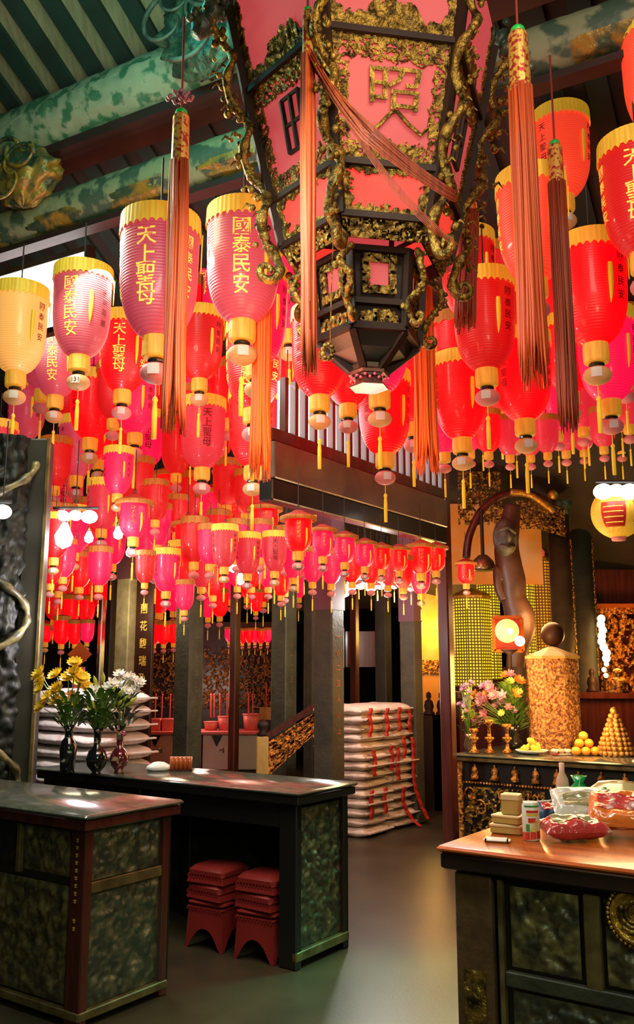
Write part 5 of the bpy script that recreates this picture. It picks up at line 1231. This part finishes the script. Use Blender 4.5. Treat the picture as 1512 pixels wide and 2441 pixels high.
# ---------------------------------------------------------------- on the altar table
def apt(px, py, off=0.): 
    p = atz(px, py, HA); return Vector((p.x, p.y, HA+.001))
G_OR = 'oranges piled on the altar table'
og = G(); og.ball((0, 0, 0), .042, 16, 10, sz=.93); om = og.mesh('orange', 'orange_fruit')
sg = G(); sg.ball((0, 0, .038), .005, 6, 4); sm_ = sg.mesh('stem_end', 'leaf_dark')
c0 = apt(1402, 1803)
ol = [(-.088, 0, 0, 'leftmost orange in the front row'), (-.003, -.01, 0, 'second orange in the front row'), (.082, 0, 0, 'third orange in the front row'), (-.045, .07, 0, 'orange behind the front row, left'), (.05, .075, 0, 'orange behind the front row, right'), (-.05, .02, .067, 'upper left orange on the pile'), (.035, .02, .067, 'upper right orange on the pile'), (-.005, .04, .13, 'topmost orange of the pile'), (.16, .03, 0, 'orange lying at the right end of the pile')]
for (x, y, z, lab) in ol:
    o = bpy.data.objects.new('orange', om); C.objects.link(o); o.location = c0+Vector((x, y+.05, z+.040)); tag(o, lab+' on the altar table', 'orange', G_OR)
    o2 = bpy.data.objects.new('stem_end', sm_); C.objects.link(o2); o2.parent = o
p = apt(1275, 1800)+Vector((0, .10, 0)); t = thing('fruit_dish', 'low white dish of lemons on the altar table left of the oranges', 'dish', p)
g = G(); g.lathe([(.05, 0), (.11, .012), (.15, .035), (.145, .038), (.10, .018), (.001, .014)], 26); g.obj('dish_body', 'packet_white', t, smooth=True)
for i, (x, y, z) in enumerate(((-.06, 0, .05), (.02, -.03, .05), (.06, .03, .055), (-.01, .04, .06), (.0, .0, .11))):
    o = G(); o.lathe([(.001, -.045), (.02, -.036), (.034, 0), (.02, .036), (.001, .047)], 12, R=Matrix.Rotation(1.3+i, 3, 'Y')); oo = o.obj('lemon', 'lemon', smooth=True); oo.location = p+Vector((x, y, z)); tag(oo, ['lemon at the left of the white dish', 'lemon at the front of the white dish', 'lemon at the right of the white dish', 'lemon at the back of the white dish', 'topmost lemon in the white dish'][i], 'lemon', 'lemons in the white dish')
p = apt(1345, 1802)+Vector((0, .08, 0)); t = thing('sweets_tray', 'clear-wrapped tray of pink and white sweets between lemons and oranges', 'tray', p)
g = G(); g.box(-.08, .08, -.04, .06, 0, .015, bev=.005); g.obj('tray_base', 'bag_red', t, auto=True)
for i in range(9): g = G(); g.ball((-.06+.055*(i % 3)+.02*(i//3 % 2), -.02+.03*(i//3), .033), .026, 10, 6, sz=.8); g.obj('wrapped_sweet', ('bag_white', 'skin_paper', 'bag_white')[i % 3], t, smooth=True)
p = apt(1486, 1806)+Vector((0, .18, 0)); t = thing('candy_tower', 'cone-shaped golden tower of wrapped sweets at the right end of the altar table', 'candy tower', p)
for k in range(9):
    g = G(); r = .155*(1-k/10); n = max(5, int(20*(1-k/10)))
    for i in range(n): a = 2*PI*(i+.5*(k % 2))/n; g.ball((r*math.cos(a), r*math.sin(a), .025+.040*k), .023, 8, 5)
    g.obj('tier', 'candy', t, smooth=True)
g = G(); g.lathe([(.15, 0), (.02, .36)], 14); g.obj('core', 'box_gold', t)
for (x, z, lab) in ((-.05, .40, ''), (.03, .38, '')):
    pass
g = G(); g.ball((0, 0, .39), .035, 10, 6); g.obj('tip', 'gold', t, smooth=True)
# gilded candlesticks and flowers
for (px, hh, lab) in ((1172, .30, 'gilded altar candlestick left of the big flower arrangement'), (1215, .26, 'smaller gilded altar candlestick under the flower leaves'), (1135, .22, 'dark gold incense cup at the left end of the altar table')):
    p = apt(px, 1797)+Vector((0, .08, 0)); t = thing('candlestick', lab, 'candlestick', p)
    g = G(); g.lathe([(.045, 0), (.05, .01), (.02, .04), (.014, .09), (.035, .12), (.018, .16), (.014, hh-.06), (.045, hh-.02), (.04, hh), (.001, hh-.02)], 18); g.obj('stem_and_cup', 'altar_gold', t, smooth=True)
    g = G(); 
    for i in range(8): a = 2*PI*i/8; g.ball((.034*math.cos(a), .034*math.sin(a), .13), .012, 6, 4)
    g.obj('ornament', 'gold', t, smooth=True)
p = apt(1235, 1797)+Vector((.05, .40, 0)); t = thing('flower_vase', 'dark vase holding the large mixed flower arrangement on the altar table', 'vase', p)
g = G(); g.lathe([(.06, 0), (.085, .08), (.06, .18), (.08, .24), (.06, .22), (.001, .18)], 22); g.obj('vase_body', 'porcelain_black', t, smooth=True)
R_ = random.Random(21); bl = []
for i in range(95):
    a = R_.uniform(-.46, .46); z = R_.uniform(.05, .52)*(1-.35*abs(a)/.42)
    bl.append((a, R_.uniform(-.12, .1), z, R_.uniform(.035, .062), R_.choice((6, 8, 9)), R_.choice(('petal_pink', 'petal_lilac', 'petal_orange', 'petal_pink', 'petal_yellow', 'petal_lilac', 'petal_bud'))))
bouquet('mixed_bouquet', 'large bouquet of pink, lilac and orange flowers before the gold-leaf box', (p.x, p.y, HA+.22), bl, 260, .42, 8)
p = apt(1135, 1797)+Vector((-.02, .25, .0)); bl = [(R_.uniform(-.08, .08), R_.uniform(-.05, .05), R_.uniform(.22, .50), R_.uniform(.02, .034), 8, 'petal_lilac') for _ in range(12)]
t_ = thing('small_vase', 'small dark vase with lilac flowers at the left end of the altar table', 'vase', p); g = G(); g.lathe([(.035, 0), (.05, .06), (.03, .13), (.04, .16), (.001, .15)], 16); g.obj('vase_body', 'bronze', t_, smooth=True)
bouquet('lilac_bouquet', 'lilac flower spray at the left end of the altar table', (p.x, p.y, HA+.15), bl, 20, .25, 8)
p = apt(1310, 1797)+Vector((.15, .45, 0)); bl = [(R_.uniform(-.12, .16), R_.uniform(-.05, .05), R_.uniform(.02, .24), R_.uniform(.025, .04), 8, R_.choice(('petal_orange', 'petal_yellow', 'petal_lilac'))) for _ in range(14)]
t_ = thing('brass_vase', 'brass vase with orange flowers between the lemons and the gold box', 'vase', p); g = G(); g.lathe([(.04, 0), (.055, .06), (.03, .12), (.045, .16), (.001, .15)], 16); g.obj('vase_body', 'bronze', t_, smooth=True)
bouquet('orange_bouquet', 'orange and yellow flowers in the brass vase before the gold box', (p.x, p.y, HA+.16), bl, 30, .22, 9)
# gold-leaf octagonal drum with cone roof
c = at(1322, 1700, 8.66); bz = HA+.001; t = thing('gold_shrine', 'gold-leaf eight-sided shrine box with a low pointed roof behind the flowers', 'shrine', (c.x, c.y, 0))
g = G(); g.lathe([(.22, bz), (.22, bz+.03)], 8, a0=.2); g.obj('pedestal', 'dark_wood', t)
zt = zz(1568, 8.66)
for k in range(8):
    a0 = .2+2*PI*k/8; a1 = .2+2*PI*(k+1)/8; A = Vector((.25*math.cos(a0), .25*math.sin(a0), 0)); B = Vector((.25*math.cos(a1), .25*math.sin(a1), 0)); nr_ = ((A+B)/2).normalized()
    if nr_.y > .3: continue
    g = G(); L_ = (B-A).length; relief(g, L_, zt-bz, lambda x, y, d: A+(B-A)*(x/L_)+nr_*d+Vector((0, 0, bz+y)), res=.012, amp=.022, sc=13, seed=60+k); g.obj('gilded_side', 'shrine_gold', t, smooth=True)
g = G(); g.lathe([(.238, bz), (.238, zt)], 8, a0=.2); g.obj('core', 'dark_wood', t)
g = G(); g.lathe([(.275, zt-.01), (.275, zt+.015), (.15, zt+.06), (.05, zt+.10), (.001, zt+.11)], 8, a0=.2); g.obj('roof', 'box_gold', t)
# lamps in the square frame
c = at(1213, 1512, 8.7); t = thing('globe_lamp', 'square red frame holding glowing amber and white globe lamps', 'lamp', (c.x, c.y, 0))
s_ = c.z; g = G(); g.box(-.13, .13, .05, .08, s_-.16, s_+.16)
g.obj('back_frame', 'cap_red', t)
g = G(); g.bar((-.14, .03, s_-.16), (.14, .03, s_-.16), .03); g.bar((-.14, .03, s_+.17), (.14, .03, s_+.17), .03); g.bar((-.14, .03, s_-.16), (-.14, .03, s_+.16), .03); g.bar((.14, .03, s_-.16), (.14, .03, s_+.16), .03); g.obj('frame', 'orange_top', t)
g = G(); g.ball((-.03, -.07, s_+.03), .115, 20, 12); g.obj('large_globe', 'lamp_amber', t, smooth=True)
g = G(); g.ball((-.03, -.20, s_+.02), .03, 12, 8); g.ball((.08, -.12, s_-.07), .05, 14, 9); g.obj('bright_bulb', 'lamp_warm', t, smooth=True)
g = G(); g.lathe([(.08, HA+.002), (.03, HA+.03), (.02, s_-.2), (.09, s_-.15)], 14); g.obj('stand', 'dark_wood', t, smooth=True)
# towers of votive lights
def tower(px, ptop, pbot, Y, r, m, label, buds, seg=8):
    c = at(px, 1600, Y); t = thing('votive_tower', label, 'light tower', (c.x, c.y, 0)); zt = zz(ptop, Y); zb = zz(pbot, Y)
    bm_ = bpy.data.meshes.new('lit_niches'); vs = []; fs = []; uvs = []
    for k in range(seg):
        a0 = 2*PI*k/seg+PI/8; a1 = 2*PI*(k+1)/seg+PI/8; n = len(vs)
        for (a, z) in ((a0, zb), (a1, zb), (a1, zt), (a0, zt)): vs.append((r*math.cos(a), r*math.sin(a), z))
        fs.append((n, n+1, n+2, n+3)); w_ = 2*r*math.sin(PI/seg); uvs += [(0, 0), (w_, 0), (w_, zt-zb), (0, zt-zb)]
    bm_.from_pydata(vs, [], fs); bm_.materials.append(MATS[m]); ul = bm_.uv_layers.new(name='UVMap')
    for i, uv in enumerate(uvs): ul.data[i].uv = uv
    o = bpy.data.objects.new('lit_niches', bm_); C.objects.link(o); o.parent = t
    g = G(); g.lathe([(r*1.08, zt), (r*1.08, zt+.03), (r*.9, zt+.07), (r*.4, zt+.12), (.001, zt+.14)], seg, a0=PI/8); g.obj('tower_roof', 'gold', t)
    g = G(); g.lathe([(r*1.15, 0), (r*1.1, zb-.03), (r*1.12, zb)], seg, a0=PI/8); g.obj('pedestal', 'red_wood', t)
    for i in range(buds):
        g = G(); a = math.radians(-90+(i-(buds-1)/2)*42); g.lathe([(.001, 0), (.045, .03), (.05, .07), (.02, .12), (.001, .135)], 12, c=(r*.95*math.cos(a), r*.95*math.sin(a), zt+.03)); g.obj('lotus_bud', 'lotus_pink', t, smooth=True)
    return t
tower(1128, 1428, 1636, 11.2, .24, 'led_yellow', 'broad tower of yellow votive lights just right of the red upright', 0)
tower(1170, 1290, 1620, 11.9, .155, 'led_yellow', 'taller yellow votive tower with pink lotus buds behind the broad one', 2)
tower(1257, 1322, 1580, 11.0, .13, 'led_yellow', 'slim yellow votive tower right of the dark curved pipe', 2)
tower(1296, 1338, 1560, 11.5, .155, 'led_orange', 'amber votive tower beside the green-grey column', 1)
# the dark curling shape (smoke-blackened pipe of the incense burner) with its grey carved head
Y = 9.4; pts = [at(x, y, Y) for x, y in ((1222, 1205), (1215, 1255), (1208, 1300), (1213, 1345), (1222, 1385), (1225, 1425), (1238, 1465), (1243, 1500), (1235, 1545), (1228, 1600))]
t = thing('burner_pipe', 'thick smoke-dark curved pipe with a grey carved head, in front of the votive lights', 'incense burner', (pts[-1].x, pts[-1].y, 0))
def smooth_path(P, n=6):
    out = []
    for i in range(len(P)-1):
        p0 = P[max(0, i-1)]; p1 = P[i]; p2 = P[i+1]; p3 = P[min(len(P)-1, i+2)]
        for q in range(n):
            u = q/n; out.append(.5*((2*p1)+(p2-p0)*u+(2*p0-5*p1+4*p2-p3)*u*u+(3*p1-p0-3*p2+p3)*u**3))
    return out+[P[-1]]
o_ = Vector((pts[-1].x, pts[-1].y, 0)); sp = smooth_path([p-o_ for p in pts]); rr = [.085, .11, .13, .14, .14, .125, .16, .15, .11, .09]
rad = [rr[min(9, i//6)]+(rr[min(9, i//6+1)]-rr[min(9, i//6)])*((i % 6)/6) for i in range(len(sp))]
g = G(); g.tube(sp, rad, 20); g.obj('pipe', 'brown_smoke', t, smooth=True)
g = G(); g.ball(at(1200, 1285, Y)-o_+Vector((0, -.10, 0)), .13, 26, 18, sz=1.6); 
for v in g.v: v += Vector(v).normalized()*0
hd = at(1200, 1285, Y)-o_
g.tube([hd+Vector((-.10, -.19, .05)), hd+Vector((0, -.24, .09)), hd+Vector((.09, -.2, .04))], .025, 7); g.tube([hd+Vector((-.08, -.2, -.1)), hd+Vector((0, -.25, -.13)), hd+Vector((.07, -.2, -.1))], .022, 7); g.tube([hd+Vector((0, -.22, .06)), hd+Vector((.01, -.28, -.02)), hd+Vector((0, -.23, -.06))], .025, 7)
g.obj('carved_head', 'grey_carving', t, smooth=True)
g = G(); q = smooth_path([at(x, y, Y)-o_+Vector((0, -.03, 0)) for x, y in ((1195, 1385), (1186, 1355), (1188, 1400), (1200, 1430))]); g.tube(q, .05, 10); g.obj('side_loop', 'brown_smoke', t, smooth=True)
g = G(); g.lathe([(.2, 0), (.22, .3), (.18, .5), (.12, zz(1590, Y))], 20); g.obj('burner_body', 'dark_wood', t, smooth=True)
c = at(1152, 1343, 9.6); t = thing('brass_gong', 'dull brass dome gleaming beside the small tilted lantern', 'gong', c); g = G(); g.lathe([(.14, -.08), (.145, -.05), (.11, .03), (.05, .09), (.001, .10)], 24); g.obj('dome', 'bronze', t, smooth=True)
g = G(); g.lathe([(.02, .09), (.02, .6)], 8); g.obj('rod', 'dark_wood', t)
c = at(1318, 1512, 8.9); t = thing('dark_orb', 'dark polished wooden orb above the gold shrine roof', 'ornament', (c.x, c.y, c.z)); g = G(); g.ball((0, 0, 0), .115, 24, 14, sz=1.05); g.obj('orb', 'brown_smoke', t, smooth=True)
g = G(); g.lathe([(.06, -.32), (.05, -.12)], 12); g.lathe([(.14, -.36), (.14, -.31)], 14); g.obj('stand', 'dark_wood', t, smooth=True)
# arch over the towers
Y = 9.9; t = thing('altar_arch', 'curved dark arch with gilded pierced carving over the votive towers', 'arch', at(1110, 1400, Y)*Vector((1, 1, 0))); o_ = Vector(t.location)
q = smooth_path([at(x, y, Y)-o_ for x, y in ((1112, 1330), (1120, 1275), (1150, 1215), (1200, 1180), (1262, 1178), (1320, 1210), (1345, 1270))]); g = G(); g.tube(q, .045, 10); g.obj('arch_rib', 'red_wood', t, smooth=True)
g = G(); A = at(1232, 1262, Y)-o_; w_ = (at(1345, 1262, Y)-at(1232, 1262, Y)).x; h_ = at(1232, 1195, Y).z-at(1232, 1262, Y).z
filigree(g, lambda x, y, d: A+Vector((x, -.02-d, y-.28*max(0, x/w_-.45)*.6)), w_, h_, lambda x, y: vine(16, 2, .24)(x, y), .014, .03, 2); g.obj('pierced_carving', 'old_gold', t)
g = G(); g.tube(smooth_path([at(x, y, Y)-o_+Vector((0, -.05, 0)) for x, y in ((1215, 1175), (1262, 1182), (1318, 1222))]), .04, 8); g.ball(at(1318, 1180, Y)-o_, .06, 12, 8); g.obj('gilt_crest', 'gold', t, smooth=True)
g = G(); A = at(1095, 1250, Y)-o_; filigree(g, lambda x, y, d: A+Vector((x, .05-d, y)), .5, .62, lambda x, y: vine(11, 7, .16)(x, y), .018, .03, 4); g.obj('left_carving', 'old_gold', t)
g = G(); g.box(0, 1, .5, .55, 0, 1); g.v = [Vector((A.x+v.x*1.2-.05, v.y+.35, A.z-.6+v.z*1.0)) for v in g.v]; g.obj('back_panel', 'orange_wall', t)
# two carved columns
def column(px0, px1, ptop, Y, m, label, seed):
    c = at((px0+px1)/2, 1600, Y); r = (px1-px0)/2/2100*Y; t = thing('carved_column', label, 'column', (c.x, c.y, 0)); zt = zz(ptop, Y)
    g = G(); g.lathe([(r*1.3, 0), (r*1.3, .1), (r, .18), (r, zt)], 28); g.obj('shaft', m, t, smooth=True)
    g = G(); 
    def P(x, y, d): a = -.62+x/r; return ((r+.002+d)*math.cos(a), (r+.002+d)*math.sin(a), 1.5+y)
    filigree(g, P, r*.85, zt-1.8, lambda x, y: vine(14, seed, .15)(x, y), .014, .014, seed); g.obj('gilt_vine', 'old_gold', t)
    g = G(); g.lathe([(r*1.02, zt-.02), (r*1.35, zt+.08), (r*1.35, zt+.14)], 24); g.obj('capital', 'gilt_green', t, smooth=True)
column(1322, 1374, 1225, 10.1, 'pillar_stone', 'green-grey column with gilded vine flecks, right of the votive towers', 3)
column(1374, 1426, 1230, 10.9, 'pillar_stone', 'second greenish column between the flecked one and the orange side altar', 6)
# beam and haze-side wall at upper right behind the small lanterns
Y = 12.0; c = at(1420, 1300, Y); g = G(); g.box(-.9, 2.4, 0, .15, zz(1175, Y), zz(1010, Y)); o = g.obj('wall_upper', 'gilt_green'); o.location = (c.x, c.y, 0); struct(o)
g = G(); g.box(0, 2.4, -.05, .1, zz(1338, Y), zz(1308, Y)); o = g.obj('trim_90', 'fascia_grey'); o.location = (c.x, c.y, 0); struct(o)
# orange side altar at the right edge
Y = 11.0; c = at(1430, 1600, Y); t = thing('side_altar', 'glowing orange side altar with pierced gold carving at the right edge', 'altar', (c.x, c.y, 0)); z0 = zz(1700, Y); z1 = zz(1450, Y)
g = G(); g.box(0, 1.4, .15, .25, 0, z1+.5); g.obj('back_board', 'red_wood', t)
g = G(); filigree(g, lambda x, y, d: (x, -d, z0+y), 1.0, z1-z0, lambda x, y: vine(6.5, 8, .2)(x, y) or y > z1-z0-.08, .018, .04, 5); g.obj('pierced_carving', 'altar_gold', t)
g = G(); g.box(-.02, 1.4, -.1, .1, z1, z1+.05); g.obj('ledge', 'orange_top', t)
g = G(); g.box(0, 1.4, -.1, .1, z0-.06, z0); g.obj('ledge', 'orange_top', t)
c2 = at(1441, 1545, 10.7)
t = thing('lamp_string', 'upright string of white-hot bulbs at the left edge of the orange side altar', 'lamp', (c2.x, c2.y, 0)); R_ = random.Random(4)
for i in range(11):
    g = G(); g.ball((R_.uniform(-.03, .03), 0, zz(1475+i*13.5, 10.7)), .05-.02*(i > 7), 10, 7); g.obj('bulb', 'lamp_warm', t, smooth=True)
g = G(); g.lathe([(.015, 0), (.015, zz(1470, 10.7))], 6, c=(0, .06, 0)); g.obj('rod', 'dark_wood', t)
# low wall ledge behind the altar table, dark figures
Y = 10.3; a = at(1095, 1700, Y); g = G(); g.box(0, 2.6, 0, .5, 0, zz(1665, Y)-.0, bev=.01); g.box(-.02, 2.62, -.04, .5, zz(1665, Y), zz(1650, Y)); o = g.obj('rear_altar', 'red_wood'); o.location = (a.x, a.y, 0); tag(o, 'long dark red rear altar ledge behind the flowers and gold shrine', 'altar')
for (px, Yf, lab) in ((1413, 10.4, 'small dark figurine on the rear ledge below the second column'), (1475, 9.9, 'dark figurine with orange base on the rear ledge at right'), (1022, 10.5, 'dark figurine silhouetted against the orange wall, left'), (1052, 10.5, 'dark figurine silhouetted beside the red upright')):
    zb = zz(1650, 10.3) if px > 1090 else 0
    p = at(px, 1650, Yf); t = thing('figurine', lab, 'figurine', (p.x, p.y, zb if px > 1090 else 1.05)); s_ = .9 if px != 1475 else 1.5
    g = G(); g.lathe([(.07*s_, 0), (.08*s_, .02), (.05*s_, .05), (.065*s_, .10), (.05*s_, .16), (.02*s_, .18), (.035*s_, .21), (.03*s_, .25), (.001, .27)], 14, wob=lambda i, k: 1+.12*noise.noise(Vector((i*.7, k, px)))); g.obj('figure', 'dark_wood' if px != 1475 else 'altar_gold', t, smooth=True)
    if px < 1090: g = G(); g.box(-.12, .12, -.1, .1, -1.05, 0); g.obj('pedestal', 'dark_wood', t)
# round painted lantern under the fluorescent glare at right
c = at(1472, 1222, 7.9); r = 62/2100*7.9; t = thing('round_lantern', 'round yellow painted lantern with red squares under a white fluorescent glare', 'lantern', c)
g = G(); g.lathe([(r*math.sin(max(.25, min(PI-.25, PI*k/16))), -r*1.02*math.cos(max(.25, min(PI-.25, PI*k/16)))) for k in range(17)], 32, wob=None, cap=True); g.obj('shade', 'lamp_amber_paper' if 'lamp_amber_paper' in MATS else 'fringe', t, smooth=True)
def onball(a0, z0, w_, h_, nm, m, rr=1.012):
    g = G(); g.grid(lambda u, v: (r*rr*math.cos(a0+w_*(u-.5))*math.sqrt(max(.02, 1-((z0+h_*(v-.5)))**2)), r*rr*math.sin(a0+w_*(u-.5))*math.sqrt(max(.02, 1-((z0+h_*(v-.5)))**2)), r*(z0+h_*(v-.5))), 10, 8); g.obj(nm, m, t, smooth=True)
onball(-2.05, -.18, .95, .95, 'red_square', 'can_red')
for k in range(4): onball(-2.05, -.5+.2*k, .75, .035, 'gilt_stroke', 'text_gold', 1.02)
onball(-.95, -.1, .55, .8, 'red_motif', 'orange_top')
for k in range(3): onball(-.95, -.35+.25*k, .4, .05, 'gilt_stroke', 'text_gold', 1.02)
g = G(); g.lathe([(r*.3, -r*.95), (r*.26, -r*1.10), (.01, -r*1.12)], 16); g.obj('foot', 'ball_pink', t, smooth=True)
g = G(); g.lathe([(.006, r), (.006, r+.8)], 6); g.obj('cord', 'wire', t)
# ---------------------------------------------------------------- fluorescent and bulb lamps seen between the lanterns
def tube_lamp(px, py, Y, ln, r, label, ang=0., m='lamp_white'):
    p = at(px, py, Y); t = thing('globe_row_lamp', label, 'lamp', p, ang)
    nb = max(1, int(ln/.11))
    for i in range(nb): g = G(); g.ball(((i-(nb-1)/2)*.115, 0, .012*(i % 2)), r*(1+.25*((i+1) % 2)), 16, 10, sz=.8); g.obj('glowing_globe', m, t, smooth=True)
    g = G(); g.tube([(-ln/2, 0, r+.02), (ln/2, 0, r+.02)], .012, 8); g.obj('rail', 'wire', t)
    g = G(); g.lathe([(.005, r+.05), (.005, r+.6)], 5); g.obj('suspension', 'wire', t)
tube_lamp(180, 1232, 7.2, .38, .055, 'glaring white lamp between lanterns above the yellow flowers')
tube_lamp(6, 1220, 6.0, .12, .05, 'white glare lamp at the far left edge')
tube_lamp(1470, 1172, 7.6, .36, .07, 'white fluorescent lamp right above the round yellow lantern')
tube_lamp(872, 1398, 9.8, .46, .06, 'bright white lamp below the crossbeam lanterns over the ribboned sacks')
tube_lamp(1000, 1202, 8.4, .25, .03, 'small white lamp reflecting on the grey fascia', ROT+PI/2)
def bulb(px, py, Y, r, label):
    p = at(px, py, Y); t = thing('bulb_lamp', label, 'lamp', p); g = G(); g.lathe([(.001, -r*1.2), (r*.8, -r*.8), (r, 0), (r*.6, r*.9), (r*.4, r*1.4)], 12); g.obj('bulb', 'lamp_white', t, smooth=True)
    g = G(); g.lathe([(r*.42, r*1.35), (r*.42, r*2.2)], 10); g.lathe([(.004, r*2), (.004, .5)], 5); g.obj('socket', 'bronze', t, smooth=True)
for a in ((150, 1280, 7.2, .085, 'large bare bulb glowing below the left glare lamp'), (212, 1282, 7.4, .04, 'small bare bulb right of the large one'), (282, 1272, 7.6, .045, 'bare bulb glowing beside the rightmost magenta capped lantern'), (470, 1352, 8.6, .045, 'bare bulb among the middle lanterns, left'), (556, 1345, 8.6, .07, 'brightest bare bulb among the middle lanterns'), (573, 1382, 8.6, .045, 'lower bare bulb under the brightest middle one'), (625, 1358, 8.9, .05, 'bare bulb right of the brightest middle one'), (690, 1352, 8.8, .05, 'bare bulb left of the first crossbeam lantern bottom'), (822, 1410, 9.4, .055, 'bare bulb at the left end of the long white lamp'), (685, 980, 6.6, .05, 'white lamp glimpsed between red lanterns at centre left'), (310, 1316, 8.0, .04, 'yellowish bulb hanging before the pale pillar top')): bulb(*a)
# hanging red paper charm at left
p = at(190, 1560, 9.4); t = thing('paper_charm', 'orange-red diamond charm with a long red paper strip at left', 'charm', p)
g = G(); g.box(-.09, .09, -.006, .006, -.09, .09, R=Matrix.Rotation(PI/4, 4, 'Y')); g.obj('diamond', 'lamp_amber_paper' if 'lamp_amber_paper' in MATS else 'orange_top', t)
g = G(); g.box(-.065, .065, -.004, .004, -.36, -.13); g.obj('strip', 'cap_red' if False else 'pink_plastic', t)
g = G()
for k in range(5): g.box(-.03, .03, -.008, -.004, -.17-k*.035, -.16-k*.035); g.box(-.006+.02*(k % 2), .004+.02*(k % 2), -.008, -.004, -.185-k*.035, -.15-k*.035)
g.obj('writing', 'text_dark', t)
g = G(); g.lathe([(.004, .12), (.004, .5)], 5); g.obj('string', 'wire', t)
